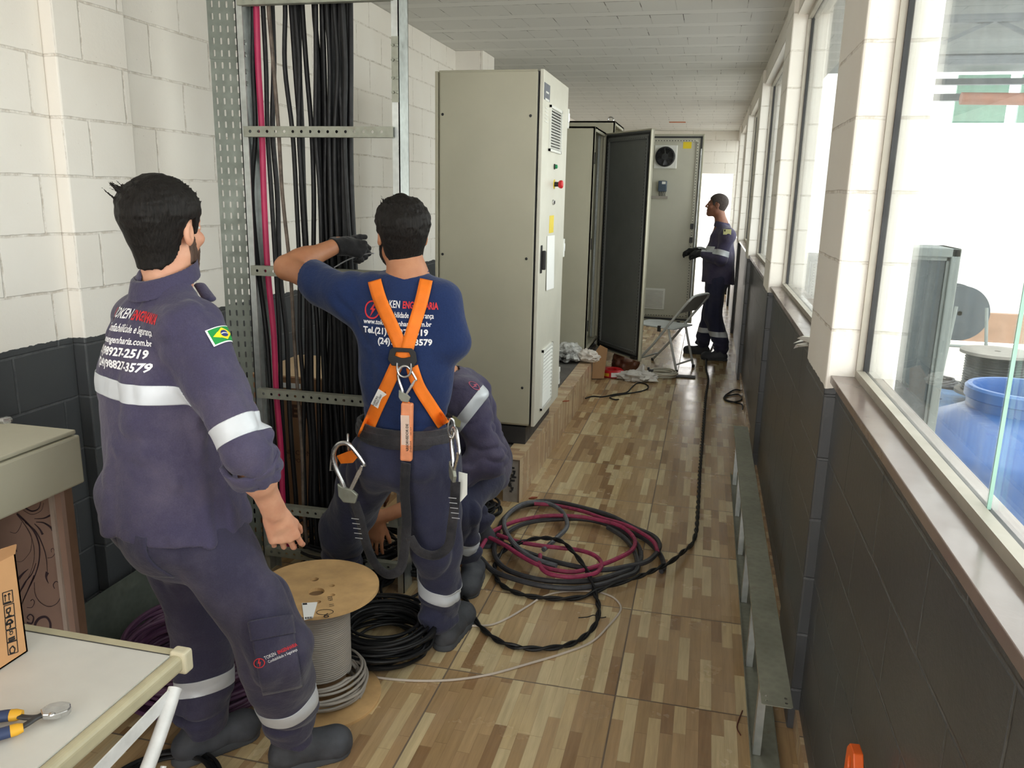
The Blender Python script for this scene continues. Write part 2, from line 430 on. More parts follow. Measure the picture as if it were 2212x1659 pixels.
def smooth_path(pts, n=8, closed=False):
    pts = [Vector(p) for p in pts]; N = len(pts); out = []
    rng = range(N if closed else N-1)
    for i in rng:
        if closed: p0, p1, p2, p3 = pts[i-1], pts[i], pts[(i+1) % N], pts[(i+2) % N]
        else: p0, p1, p2, p3 = pts[max(i-1, 0)], pts[i], pts[i+1], pts[min(i+2, N-1)]
        for k in range(n):
            t = k/n
            out.append(.5*((2*p1)+(p2-p0)*t+(2*p0-5*p1+4*p2-p3)*t*t+(3*p1-p0-3*p2+p3)*t**3))
    if not closed: out.append(pts[-1])
    return out
def ellipse_pts(cx, cy, rx, ry, n=16, a0=0):
    return [(cx+rx*math.cos(a0+2*math.pi*i/n), cy+ry*math.sin(a0+2*math.pi*i/n)) for i in range(n)]
def slot_pts(cx, cy, w, h, n=4):
    r = w/2; out = []
    for i in range(n+1): a = math.pi*i/n; out.append((cx+r*math.cos(a), cy+h/2-r+r*math.sin(a)))
    for i in range(n+1): a = math.pi+math.pi*i/n; out.append((cx+r*math.cos(a), cy-h/2+r+r*math.sin(a)))
    return out
def coil(c, R, turns, dr, dz, seed, per=26, squash=1., z0=.012, ang=0., jit=.02):
    rd = random.Random(seed); pts = []; n = int(turns*per)
    ph = [rd.uniform(0, 6.28) for _ in range(6)]; ox = oy = 0; rr = 0; zz = 0
    for i in range(n+1):
        t = i/per; a = 2*math.pi*t
        if i % (per//2) == 0: tx, ty, tr, tz = rd.gauss(0, jit), rd.gauss(0, jit), rd.uniform(-dr, dr), rd.uniform(0, dz)
        ox += (tx-ox)*.12; oy += (ty-oy)*.12; rr += (tr-rr)*.12; zz += (tz-zz)*.12
        r = R+rr; x, y = r*math.cos(a)+ox, r*math.sin(a)*squash+oy
        x, y = x*math.cos(ang)-y*math.sin(ang), x*math.sin(ang)+y*math.cos(ang)
        pts.append(Vector((c[0]+x, c[1]+y, c[2]+z0+zz)))
    return pts
M['pink'] = simple('magenta_cable_sheath', srgb(176, 34, 82), .5, 0, .15)
M['pinkd'] = simple('dusty_magenta_sheath', srgb(142, 44, 78), .6, 0, .4, 25)
M['cable'] = simple('black_cable_sheath', srgb(17, 17, 19), .5, 0, .3, 20, spec=.35)
M['cable_dusty'] = simple('dusty_black_cable', srgb(52, 52, 56), .55, 0, .35, 30)
M['cable_grey'] = simple('grey_cable_sheath', srgb(150, 143, 135), .5, 0, .08)
M['white_wire'] = simple('white_wire_sheath', srgb(190, 178, 166), .5)
M['ply'] = simple('plywood', srgb(192, 156, 108), .6, 0, .25, 7, .2, 60)
M['ink'] = simple('black_ink', srgb(30, 26, 26), .7)
M['card'] = simple('cardboard', srgb(176, 136, 98), .85, 0, .1, 4, .15, 120)
M['white'] = simple('white_plastic', srgb(222, 222, 216), .45, 0, .05)
M['whitepaint'] = simple('chipped_white_paint', srgb(208, 208, 208), .4, 0, .12, 18)
M['paper'] = simple('white_paper', srgb(236, 236, 234), .8, 0, .02)
M['galv_green'] = galv_mat('slotted_tray_zinc', srgb(112, 118, 110), .5, .5)
M['yellow'] = simple('yellow_label', srgb(226, 200, 30), .5, 0, .05)
M['red'] = simple('red_plastic', srgb(200, 24, 34), .35)
M['green'] = simple('green_lens', srgb(20, 130, 80), .2)
M['steel'] = galv_mat('polished_steel', (.62, .62, .62), .25, .95)
M['navy_in'] = simple('dark_blue_plastic', srgb(62, 76, 92), .5)
M['plate'] = simple('slate_plate', srgb(92, 96, 108), .4)

# ---------------------------------------------------------------- kerb and raised platform
KZ = .257
kb = struct(build('trim_9', MB().box((-1.04, 4.245, 0), (-.952, 7.15, KZ-.009)), M['concrete']))
build('kerb_tiles', MB().box((-.952, 4.24, 0), (-.943, 7.15, KZ)), M['kerb'], kb)
build('kerb_cap', MB().box((-1.05, 4.24, KZ-.009), (-.952, 7.15, KZ)), M['kerb'], kb)
m = MB()
for i in range(14):
    a = random.uniform(-1.01, -.98); z = .06+i*.011
    m.box((a, 4.238, z), (a+random.uniform(.01, .03), 4.246, z+.009))
build('broken_edge', m, M['cab_dark'], kb)
struct(build('trim_10', MB().box((-2.2, 4.5, 0), (-1.04, 10.6, KZ-.012)), simple('dark_screed', srgb(88, 84, 80), .9, 0, .2, 5)))

# ---------------------------------------------------------------- electrical cabinets
def grille(root, mat, y0, y1, z0, z1, x, n, name='grille'):
    m = MB()
    t = .007; x1 = x+.012
    m.box((x, y0, z0), (x1, y0+t*2, z1)).box((x, y1-t*2, z0), (x1, y1, z1)).box((x, y0, z0), (x1, y1, z0+t*2)).box((x, y0, z1-t*2), (x1, y1, z1))
    for i in range(n):
        z = z0+t*2+(z1-z0-4*t)*(i+.5)/n
        m.add([Vector(q) for q in ((x+.002, y0+t, z+.006), (x+.002, y1-t, z+.006), (x1, y1-t, z-.004), (x1, y0+t, z-.004), (x, y0+t, z+.004), (x, y1-t, z+.004), (x1-.002, y1-t, z-.006), (x1-.002, y0+t, z-.006))],
              [(0,1,2,3),(7,6,5,4),(0,3,7,4),(1,5,6,2),(3,2,6,7),(0,4,5,1)])
    g = build(name, m, mat, root)
    build('grille_backing', MB().box((x-.001, y0+t, z0+t), (x+.0015, y1-t, z1-t)), M['black'], g)
    return g
X1, Y0, Y1, Z0, Z1 = -.95, 4.52, 5.31, .375, 2.385
c = thing('electrical_cabinet', (-1.25, 4.9, KZ), 'tall closed beige steel electrical cabinet on black plinth, nearest of the row', 'cabinet')
build('body', MB().box((-1.525, Y0+.012, Z0), (X1-.012, Y1, Z1)), M['cab'], c, bevel=.004)
build('side_panel', MB().box((-1.515, Y0, Z0+.012), (X1-.008, Y0+.012, Z1-.012)), M['cab'], c, bevel=.003)
build('back_rail', MB().box((-1.543, Y0-.002, Z0), (-1.527, Y1, Z1-.006)), M['cab'], c, bevel=.002)
m = MB()
for px, py in ((956, 247), (1146, 250), (956, 549), (1137, 559), (1128, 838)):
    q = P(px, py, 1, Y0-.001); m.lathe(q, [(.001, -.002), (.007, -.002), (.007, .0)], 14, 'y')
    s = build('screw', MB().lathe(q, [(.0001, -.003), (.0045, -.003), (.006, -.001), (.008, 0)], 14, 'y'), M['black'], c)
build('plinth', MB().box((-1.52, Y0+.02, KZ), (X1-.03, Y1-.01, Z0-.012)), M['cab_dark'], c, bevel=.003)
build('gasket', MB().box((X1-.014, Y0+.01, Z0+.01), (X1-.002, Y1-.01, Z1-.01)), M['black'], c)
XD = -.925
d = build('door', MB().box((X1+.003, Y0+.004, Z0), (XD, Y1, Z1)), simple('pale_beige_enamel', srgb(206, 203, 190), .4, 0, .04, 3), c, bevel=.004)
def pr(x0, y0, x1, y1):
    a, b = P(x0, y0, 0, XD), P(x1, y1, 0, XD); return a.y, b.y, b.z, a.z
y0, y1, z0, z1 = pr(1176, 177, 1187, 221)
nm = build('name_plate', MB().box((XD, y0, z0), (XD+.002, y1, z1)), M['plate'], d)
m = MB(); m.box((XD+.002, y0+.045, z1-.05), (XD+.0025, y1-.035, z1-.04)).box((XD+.002, y0+.03, z1-.09), (XD+.0025, y1-.02, z1-.078))
for k in range(5): m.box((XD+.002, y0+.04, z1-.13-k*.018), (XD+.0025, y1-.03-.008*(k % 2), z1-.125-k*.018))
build('lettering', m, M['white'], nm)
y0, y1, z0, z1 = pr(1187, 226, 1209, 326); grille(d, M['white'], y0, y1, z0-.02, z1, XD, 14)
y0, y1, z0, z1 = pr(1170, 757, 1188, 848); grille(d, M['white'], y0, y1, z0-.04, z1, XD, 15)
q = P(1197, 360, 0, XD); p_ = build('indicator_lamp', MB().lathe(q, [(.016, 0), (.016, .006), (.013, .008)], 20, 'x'), M['black'], d)
build('lens', MB().lathe(q, [(.012, .006), (.012, .018), (.006, .022), (.0001, .023)], 20, 'x'), M['green'], p_)
q = P(1197, 398, 0, XD); e_ = build('emergency_stop', MB().lathe(q, [(.028, 0), (.028, .003)], 24, 'x'), M['yellow'], d)
build('collar', MB().lathe(q, [(.014, .002), (.014, .03)], 20, 'x'), M['black'], e_)
build('button', MB().lathe(q, [(.018, .028), (.024, .036), (.024, .048), (.018, .054), (.0001, .056)], 24, 'x'), M['red'], e_)
q = P(1194, 437, 0, XD); e_ = build('push_button', MB().lathe(q, [(.016, 0), (.016, .008), (.012, .01)], 20, 'x'), M['steel'], d)
build('cap', MB().lathe(q, [(.010, .006), (.010, .014), (.0001, .015)], 20, 'x'), M['black'], e_)
y0, y1, z0, z1 = pr(1187, 466, 1195, 502); build('warning_label', MB().box((XD, y0, z0), (XD+.0015, y1, z1)), M['yellow'], d)
a, b, c2, d2 = P(1182, 510, 0, XD+.002), P(1198, 508, 0, XD+.014), P(1196, 622, 0, XD+.012), P(1180, 628, 0, XD+.006)
lab(build('paper_sheet', MB().prism([a, b, c2, d2], (.001, 0, 0)), M['paper'], d), 'white paper sheet taped to the door')
hz0, hz1 = P(1168, 590, 0, XD).z, P(1168, 530, 0, XD).z; hy = P(1168, 560, 0, XD).y
h = build('handle', MB().box((XD, hy-.014, hz0), (XD+.008, hy+.014, hz1)), M['black'], d, bevel=.004)
build('lever', MB().box((XD+.008, hy-.010, hz0+.02), (XD+.03, hy+.010, hz1-.03)), M['black'], h, bevel=.006)
for z in (2.2, 1.385, .52):
    hg = build('hinge', MB().box((XD-.006, Y1-.002, z-.06), (XD+.006, Y1+.03, z+.06)), M['white'], c, bevel=.005)
    build('pin', MB().cyl((XD+.006, Y1+.01, z-.02), (XD+.006, Y1+.01, z+.03), .005, 8), M['steel'], hg)

def hollow(x0, x1, y0, y1, z0, z1, t=.02, front=.04):
    """open-front box, opening towards +x"""
    m = MB().box((x0, y0, z0), (x0+t, y1, z1)).box((x0, y0, z0), (x1, y0+t, z1)).box((x0, y1-t, z0), (x1, y1, z1))
    m.box((x0, y0, z0), (x1, y1, z0+t)).box((x0, y0, z1-t), (x1, y1, z1))
    m.box((x1-t, y0, z0), (x1, y0+front, z1)).box((x1-t, y1-front, z0), (x1, y1, z1)).box((x1-t, y0, z0), (x1, y1, z0+front)).box((x1-t, y0, z1-front), (x1, y1, z1))
    return m
# second cabinet, door swung open
c = thing('electrical_cabinet', (-1.3, 7.7, KZ), 'beige steel cabinet with its shade-toned narrow door swung open, second of the row', 'cabinet')
CX, CY0, CY1, CZ0, CZ1 = -1.03, 7.35, 8.12, .30, 2.32
build('body', hollow(-1.6, CX, CY0, CY1, CZ0, CZ1), M['cab'], c, bevel=.003)
build('mounting_plate', MB().box((-1.575, CY0+.06, CZ0+.08), (-1.56, CY1-.06, CZ1-.08)), M['galv'], c)
m = MB()
for y in (CY0+.03, CY1-.05): m.box((CX-.07, y, CZ0+.03), (CX-.05, y+.02, CZ1-.03))
build('inner_rail', m, M['galv'], c)
m = MB().box((-1.555, CY0+.1, 1.5), (-1.49, CY1-.1, 1.7)).box((-1.555, CY0+.1, 1.0), (-1.49, CY1-.1, 1.25)).box((-1.555, CY0+.12, .5), (-1.42, CY1-.2, .85))
build('switchgear', m, M['black'], c, bevel=.006)
build('plinth', MB().box((-1.58, CY0+.02, KZ-.012), (CX-.02, CY1-.02, CZ0)), M['cab_dark'], c)
for z in (1.3, 2.05, .55): build('catch', MB().box((CX-.001, CY0+.006, z-.05), (CX+.008, CY0+.022, z+.05)), M['black'], c)
build('document_strip', MB().beam((CX-.055, CY0+.07, 1.5), (CX-.055, CY0+.11, 2.05), .01, .003), M['white'], c)
hp = Vector((CX+.01, CY1, 0)); fe = Vector((-.535, 7.50, 0)); dv = (fe-hp); Wd = dv.length
fm = frame((hp.x, hp.y, 0), dv, (-dv.y, dv.x, 0))   # local x along door, local y out of the inside face? z = up
fm = Matrix(((dv.x/Wd, -dv.y/Wd, 0, hp.x), (dv.y/Wd, dv.x/Wd, 0, hp.y), (0, 0, 1, 0), (0, 0, 0, 1)))
def opendoor(root, W, z0, z1, fm, s, inner, label=None):
    """s=-1: the inside face looks to local -y"""
    def B(mb, x0, x1, ya, yb, za, zb): return mb.box((x0, min(ya*s, yb*s), za), (x1, max(ya*s, yb*s), zb), fm)
    d = build('door', B(MB(), 0, W, -.012, .006, z0, z1), M['cab'], root, bevel=.002)
    m = MB()
    for a in ((0, .012, z0, z1), (W-.012, W, z0, z1), (0, W, z0, z0+.012), (0, W, z1-.012, z1)): B(m, a[0], a[1], -.012, .022, a[2], a[3])
    build('folded_edge', m, M['cab'], d)
    build('inner_panel', B(MB(), .012, W-.012, .006, .009, z0+.012, z1-.012), inner, d)
    m = MB()
    for a in ((.022, .040, z0+.025, z1-.025), (W-.040, W-.022, z0+.025, z1-.025), (.022, W-.022, z0+.025, z0+.043), (.022, W-.022, z1-.043, z1-.025)): B(m, a[0], a[1], .009, .02, a[2], a[3])
    build('gasket', m, M['black'], d)
    m = MB()
    for a in ((.055, .078, z0+.06, z1-.06), (W-.078, W-.055, z0+.06, z1-.06), (.055, W-.055, z0+.06, z0+.083), (.055, W-.055, z1-.083, z1-.06)): B(m, a[0], a[1], .009, .026, a[2], a[3])
    fr_ = build('stiffener_frame', m, inner, d, bevel=.002)
    m = MB(); n = 0; z = z0+.08
    while z < z1-.08:
        for x in (.0665, W-.0665): B(m, x-.004, x+.004, .026, .0265, z, z+.012)
        z += .03
    x = .08
    while x < W-.08:
        for z in (z0+.0715, z1-.0715): B(m, x, x+.012, .026, .0265, z-.004, z+.004)
        x += .03
    build('hole_row', m, M['black'], fr_)
    return d, B
inner_shaded = simple('shaded_inside_enamel', srgb(112, 114, 112), .5, 0, .06, 3)  # shadow on the open door's inside face, put into the enamel colour
d, B = opendoor(c, Wd, .22, 2.315, fm, -1, inner_shaded)
m = MB(); B(m, Wd-.1, Wd-.02, .02, .05, .235, .26); build('wire_clip', m, M['black'], d)
# third cabinet behind, with the wide door carrying the fan
c = thing('electrical_cabinet', (-1.35, 9.0, KZ), 'beige cabinet behind the second one, its wide open door carrying a round black fan', 'cabinet')
QX, QY0, QY1 = -1.0, 8.55, 9.38
build('body', hollow(-1.62, QX, QY0, QY1, .33, 2.47), M['cab'], c, bevel=.003)
build('plinth', MB().box((-1.6, QY0+.02, KZ-.012), (QX-.02, QY1-.02, .33)), M['cab_dark'], c)
rg = [(QX-.08+.028*math.cos(a), QY0+.28, 2.505+.028*math.sin(a)) for a in [i*math.pi/8 for i in range(16)]]
build('lifting_eye', MB().tube(rg, .007, 8, closed=True).cyl((QX-.08, QY0+.28, 2.465), (QX-.08, QY0+.28, 2.48), .012, 10), M['steel'], c)
hp = Vector((QX+.01, 9.40, 0)); fe = Vector((-.115, 9.36, 0)); dv = fe-hp; W3 = dv.length
fm = Matrix(((dv.x/W3, -dv.y/W3, 0, hp.x), (dv.y/W3, dv.x/W3, 0, hp.y), (0, 0, 1, 0), (0, 0, 0, 1)))
inner_pale = simple('pale_inside_enamel', srgb(186, 184, 170), .45, 0, .04, 3)
d, B = opendoor(c, W3, .335, 2.405, fm, -1, inner_pale)
def dl(px, py):
    q = P(px, py, 1, 9.375); return fm.inverted() @ q
fc = dl(1438, 339); R_ = .095
fan = build('fan', B(MB(), fc.x-.125, fc.x+.125, .009, .03, fc.z-.125, fc.z+.125), M['white'], d, bevel=.008)
m = MB().lathe((0, 0, 0), [(R_+.012, -.03), (R_+.012, -.075), (R_, -.078), (R_, -.03)], 32, 'y', None)
m.v = [fm @ (Vector(v)+Vector((fc.x, 0, fc.z))) for v in m.v]; build('fan_ring', m, M['black'], fan)
m = MB()
for k in range(7):
    a = k*2*math.pi/7; ca, sa = math.cos(a), math.sin(a); cb, sb = math.cos(a+.55), math.sin(a+.55)
    vs = [(fc.x+.03*ca, -.06, fc.z+.03*sa), (fc.x+.092*ca, -.062, fc.z+.092*sa), (fc.x+.092*cb, -.042, fc.z+.092*sb), (fc.x+.03*cb, -.045, fc.z+.03*sb)]
    m.prism([fm @ Vector(v) for v in vs], (0, .002, 0))
m2 = MB().lathe((fc.x, 0, fc.z), [(.034, -.03), (.034, -.076), (.0001, -.078)], 24, 'y'); m.add([fm @ Vector(v) for v in m2.v], m2.f, True)
build('fan_blades', m, simple('fan_black', (.02, .02, .022), .4), fan)
m = MB()
for a in (.1, 1.67, 3.24, 4.81): m.tube([fm @ Vector((fc.x+.03*math.cos(a), -.08, fc.z+.03*math.sin(a))), fm @ Vector((fc.x+.1*math.cos(a), -.08, fc.z+.1*math.sin(a)))], .002, 6)
m2 = MB().lathe((fc.x, 0, fc.z), [(.036, -.079), (.036, -.082), (.0001, -.083)], 20, 'y'); m.add([fm @ Vector(v) for v in m2.v], m2.f, True)
build('fan_guard', m, M['black'], fan)
q = dl(1432, 402); dr = build('drive_unit', B(MB(), q.x-.045, q.x+.045, .009, .075, q.z-.06, q.z+.055), M['navy_in'], d, bevel=.006)
m = MB(); B(m, q.x-.005, q.x+.035, .075, .077, q.z+.02, q.z+.048); build('drive_display', m, M['white'], dr)
m = MB()
for k in range(4): m.tube([fm @ Vector((q.x-.03+k*.02, -.03, q.z-.06)), fm @ Vector((q.x-.032+k*.02, -.035, q.z-.085)), fm @ Vector((q.x-.03+k*.02, -.02, q.z-.11))], .004, 6)
build('wires', m, M['cable'], dr)
m = MB(); B(m, .05, q.x+.06, .009, .03, q.z-.135, q.z-.108); build('wire_duct', m, M['cable_grey'], d)
q = dl(1485, 314); build('warning_label', B(MB(), q.x-.045, q.x+.045, .009, .0115, q.z-.035, q.z+.035), M['yellow'], d)
q = dl(1413, 645); gr = build('filter_grille', B(MB(), q.x-.12, q.x+.12, .009, .022, q.z-.12, q.z+.12), M['white'], d, bevel=.006)
m = MB()
for k in range(14): B(m, q.x-.1, q.x+.1, .022, .0225, q.z-.1+k*.0145, q.z-.095+k*.0145)
build('slot_row', m, M['cable_grey'], gr)
for zz in (1.42, 1.27):
    build('lock_case', B(MB(), W3-.085, W3-.05, .02, .05, zz-.03, zz+.03), M['black'], d, bevel=.004)
build('lock_rod', B(MB(), W3-.03, W3-.018, .02, .032, .5, 2.25), M['galv'], d)
# bare brick showing in a ceiling gap
q = P(1462, 264, 2, ZC)
struct(build('trim_11', MB().box((q.x-.12, q.y-.1, ZC-.004), (q.x+.14, q.y+.06, ZC+.01)), simple('bare_brick', srgb(176, 98, 60), .9)))

# ---------------------------------------------------------------- vertical ladder rack
rk = thing('ladder_cable_rack', (-1.52, 3.1, 0), 'galvanised ladder cable rack standing upright against the white wall, full of black cables', 'cable rack')
xl, xr = -1.865, -1.185
m = MB().box((xl, 3.05, 0), (xl+.004, 3.15, 2.9)).box((xl, 3.05, 0), (xl+.03, 3.054, 2.9)).box((xl, 3.146, 0), (xl+.03, 3.15, 2.9))
build('side_rail', m, M['galv'], rk)
m = MB().box((xr-.004, 3.05, 0), (xr, 3.15, 2.9)).box((xr-.03, 3.05, 0), (xr, 3.054, 2.9)).box((xr-.03, 3.146, 0), (xr, 3.15, 2.9))
build('side_rail', m, M['galv'], rk)
for z in (2.435, 1.945, 1.39, .862, .335, .125):
    W_ = xr-xl-.05; xs = []; x = .03
    while x < W_-.02: xs.append(x); x += .0375
    fm2 = Matrix(((1, 0, 0, xl+.02), (0, 0, 1, 3.032), (0, 1, 0, z-.02), (0, 0, 0, 1)))
    m = MB().plate([(0, 0), (W_+.01, 0), (W_+.01, .04), (0, .04)], [ellipse_pts(x, .02, .0062, .0062, 10)[::-1] for x in xs], .002, fm2)
    m.box((xl+.02, 3.034, z+.017), (xr-.02, 3.062, z+.02)).box((xl+.02, 3.034, z-.021), (xr-.02, 3.062, z-.018))
    rg = build('rung', m, M['galv_old'], rk)
sp = build('splice_plate', MB().box((xr-.0285, 3.046, 2.055), (xr-.002, 3.05, 2.29)), M['galv_old'], rk)
for k in range(4):
    for x in (xr-.006, xr-.022):
        build('bolt', MB().lathe((x, 3.046, 2.09+k*.052+(.012 if k > 1 else 0)), [(.006, 0), (.006, -.008), (.003, -.009), (.003, -.014)], 6, 'y', smooth=False), M['galv_old'], sp)
for z in (2.29, 2.245, 2.18, 2.135): build('bolt', MB().lathe((xl+.004, 3.1, z), [(.010, 0), (.010, .006), (.0001, .008)], 12, 'x'), M['galv'], rk)
# slotted tray beside it
tr = thing('slotted_cable_tray', (-1.93, 3.1, 0), 'slotted galvanised cable tray standing upright left of the ladder rack', 'cable tray')
fm2 = frame((-1.992, 3.06, 0), (1, .32, 0), (0, 0, 1))
m = MB()
for j in range(0, 62, 2):
    z = .04+j*.0455
    hh = [slot_pts(.018+k*.0285, .0227+i*.0455, .0075, .026)[::-1] for k in range(4) for i in range(2)]
    m.plate([(0, 0), (.125, 0), (.125, .091), (0, .091)], hh, .0015, fm2 @ Matrix.Translation((0, z, 0)))
build('tray_bed', m, M['galv_green'], tr)
m = MB().box((0, 0, -.05), (.0015, 2.9, .0), fm2).box((.1235, 0, -.05), (.125, 2.9, 0), fm2); build('tray_flange', m, M['galv_green'], tr)
m = MB()
for j in range(48, 62, 2):
    hh = [slot_pts(.018+k*.0285, .0227+i*.0455, .0075, .026)[::-1] for k in range(4) for i in range(2)]
    m.plate([(-.002, 0), (.127, 0), (.127, .091), (-.002, .091)], hh, .0015, fm2 @ Matrix.Translation((0, .04+j*.0455, .0018)))
build('splice_plate', m, M['galv_green'], tr)
# cables hanging in the rack: (x at top, x at y=430, x lower, y depth, radius, material)
tops = [345, 410, 430, 592, 630, 655, 688, 715, 795, 832, 880, 905, 925, 948, 965, 985, 1005, 1045, 1060, 1092]
mids = [348, 466, 480, 692, 722, 705, 745, 798, 848, 870, 905, 925, 960, 940, 985, 1010, 1035, 1065, 1080, 1108]
rd = random.Random(3); ncab = 0
def hang(t, mi, lo, yd, r, mat, name, label, group, cat='cable'):
    pts = []
    for z in [2.88, 2.6, 2.43, 2.2, 1.95, 1.7, 1.39, 1.1, .86, .6, .34, .12]:
        # lateral position interpolated between the measured heights
        if z > 1.66: f = (2.43-z)/(2.43-1.66); x = t+(mi-t)*f
        else: f = (1.66-z)/(1.66-.34); x = mi+(lo-mi)*f
        pts.append(Vector((x+rd.gauss(0, .004), yd+rd.gauss(0, .004), z)))
    o = build(name, MB().tube(smooth_path(pts, 5), r, 8), mat); tag(o, label, cat, group); return o
def X0(px, py): return P(px, py, 1, 3.13).x
for i, (a, b) in enumerate(zip(tops, mids)):
    xa = X0(460+a*.2713, 6); xb = X0(460+b*.2713, 434)
    if i < 3: lo = X0(612+i*10, 1080)
    else: lo = X0(664+(i-3)*8.2, 1080)
    hang(xa, xb, lo, 3.085+.05*(i % 3)/2+.02, .0095+.002*rd.random(), M['cable'], 'power_cable', 'black cable hanging straight down inside the ladder rack', 'black cables hanging in the ladder rack')
for i in range(8):
    k = 9+i; xa = X0(460+(tops[k]+7)*.2713, 6); xb = X0(460+(mids[k]+9)*.2713, 434)
    hang(xa, xb, X0(690+i*9, 1080), 3.16, .010, M['cable'], 'power_cable', 'black cable hanging straight down inside the ladder rack', 'black cables hanging in the ladder rack')
hang(X0(561, 14), X0(578, 434), X0(619, 1080), 3.10, .0125, M['pink'], 'power_cable', 'magenta cable hanging along the left rail of the ladder rack', None)
hang(X0(592, 14), X0(619, 434), X0(662, 1000), 3.10, .008, simple('scuffed_cable', srgb(96, 84, 74), .6, 0, .5, 25), 'power_cable', 'thin scuffed brown cable hanging alone in the ladder rack', None)
# ---------------------------------------------------------------- ladder tray lying along the right wall
t = thing('cable_ladder', (.29, 3.6, 0), 'galvanised cable ladder lying on its side along the dark right wall', 'cable ladder')
zt = .31
fm2 = Matrix.Translation((.248, 2.16, zt))
holes = [slot_pts(x, y, .009, .011)[::-1] for x in (.016, .070) for y in (.022, .045)]
m = MB().plate([(.006, 0), (.081, 0), (.087, .006), (.087, 3.0), (0, 3.0), (0, .006)], holes, .002, fm2)
m.box((.248, 2.24, zt-.015), (.250, 5.16, zt)).box((.333, 2.24, zt-.015), (.335, 5.16, zt))
lab(build('side_rail', m, M['galv_old'], t), 'dull upper rail')
m = MB().box((.250, 2.10, .001), (.337, 5.1, .003)).box((.250, 2.1, .003), (.252, 5.1, .016)).box((.335, 2.1, .003), (.337, 5.1, .016))
build('side_rail', m, M['galv_old'], t)
for y in (2.37, 2.88, 3.39, 3.89, 4.40, 4.92):
    m = MB().box((.258, y-.02, .004), (.260, y+.02, zt-.001)).box((.260, y-.02, .004), (.282, y-.018, zt-.001)).box((.260, y+.018, .004), (.282, y+.02, zt-.001))
    build('rung', m, M['galv'], t)
# grey tray by the left wall
t = thing('cable_tray', (-2.05, 2.4, 0), 'dusty grey steel cable tray on the floor along the left wall behind the table', 'cable tray')
build('side_rail', MB().box((-2.10, 1.9, .005), (-2.09, 2.95, .245)), M['galv_green'], t)
build('side_rail', MB().box((-1.96, 1.9, .005), (-1.95, 2.95, .12)), M['galv_green'], t)
build('tray_bed', MB().box((-2.09, 1.9, .005), (-1.96, 2.95, .012)), M['galv_green'], t)
# ---------------------------------------------------------------- floral cupboard panel and enclosure at the left
t = thing('printed_cupboard', (-1.98, 1.95, 0), 'low brown cupboard with dark floral scrolls printed on its front, under the metal enclosure', 'cupboard')
brown = simple('tan_panel', srgb(150, 124, 112), .6, 0, .06, 3)
build('body', MB().box((-2.19, 1.845, 0), (-1.765, 1.875, .858)), simple('brown_side', srgb(120, 92, 74), .6), t)
dp = build('printed_front', MB().box((-2.19, 1.83, .01), (-1.765, 1.845, .858)), brown, t)
build('edge_strip', MB().box((-1.80, 1.822, .01), (-1.786, 1.83, .858)), simple('pale_edge', srgb(178, 164, 154), .5), dp)
def fl(x, y): return P(x*.3617, 860+y*.3617, 1, 1.8285)
def ribbon(mb, pts, w0, w1=None, n=6):
    pts = smooth_path(pts, n); N = len(pts); w1 = w0 if w1 is None else w1; vs = []
    for i, p in enumerate(pts):
        d = (pts[min(i+1, N-1)]-pts[max(i-1, 0)]).normalized(); s_ = d.cross(Vector((0, 1, 0))).normalized()
        f = i/(N-1); wd = w0+(w1-w0)*f
        vs += [p+s_*wd, p-s_*wd]
    mb.add(vs, [(2*i, 2*i+1, 2*i+3, 2*i+2) for i in range(N-1)])
strokes = [([(100, 690), (160, 745), (205, 800), (232, 870), (236, 940), (225, 1010), (195, 1090), (150, 1180), (125, 1250)], .0035, .001),
 ([(100, 695), (150, 760), (190, 840), (205, 930), (190, 1020), (150, 1110), (118, 1160)], .001, .0005),
 ([(150, 740), (215, 800), (255, 880), (275, 950), (283, 1040)], .0028, .0008), ([(140, 745), (185, 820), (185, 900), (165, 940), (130, 975), (95, 975)], .0006, .0006),
 ([(215, 740), (260, 745), (300, 770), (315, 790)], .001, .005), ([(205, 720), (260, 718), (300, 700), (318, 690)], .0008, .004),
 ([(205, 750), (235, 780), (255, 815)], .001, .0045), ([(60, 800), (95, 805), (120, 770), (130, 740)], .0008, .0008),
 ([(283, 955), (310, 950), (328, 925), (318, 898), (305, 905), (308, 922)], .0008, .0008), ([(283, 1040), (275, 1070), (290, 1108)], .006, .0005),
 ([(205, 1100), (210, 1170), (240, 1220), (290, 1245), (340, 1225), (366, 1170), (358, 1115), (335, 1095), (318, 1115), (326, 1138)], .0009, .0014),
 ([(110, 1080), (140, 1045), (170, 1020)], .0045, .0005), ([(160, 1250), (190, 1250), (205, 1220), (195, 1202), (182, 1212)], .0008, .0012),
 ([(160, 1340), (190, 1345), (200, 1310), (180, 1292), (162, 1310), (175, 1325)], .003, .0015), ([(215, 1390), (210, 1350), (235, 1315), (275, 1308), (300, 1345), (298, 1400)], .004, .004),
 ([(215, 1380), (240, 1385), (245, 1365)], .004, .002), ([(150, 655), (190, 675), (230, 660), (243, 620)], .003, .001), ([(140, 670), (190, 695), (245, 672), (260, 625)], .0008, .0006),
 ([(80, 900), (100, 915), (90, 895)], .0015, .0015), ([(118, 1160), (150, 1100), (190, 1050), (215, 985)], .0025, .001), ([(125, 1240), (165, 1150), (205, 1060)], .001, .003)]
m = MB()
for s_, a, b in strokes: ribbon(m, [fl(*q) for q in s_], a, b)
build('floral_print', m, simple('dark_print', srgb(58, 44, 52), .6), dp)
t = thing('wall_enclosure', (-1.97, 1.2, .86), 'beige metal enclosure lying flat on the floral cupboard at the left edge', 'enclosure')
build('body', MB().box((-2.19, .75, .872), (-1.725, 1.885, 1.018)), M['cab'], t, bevel=.006)
build('lid', MB().box((-2.195, .745, 1.021), (-1.733, 1.88, 1.034)), M['cab'], t, bevel=.004)
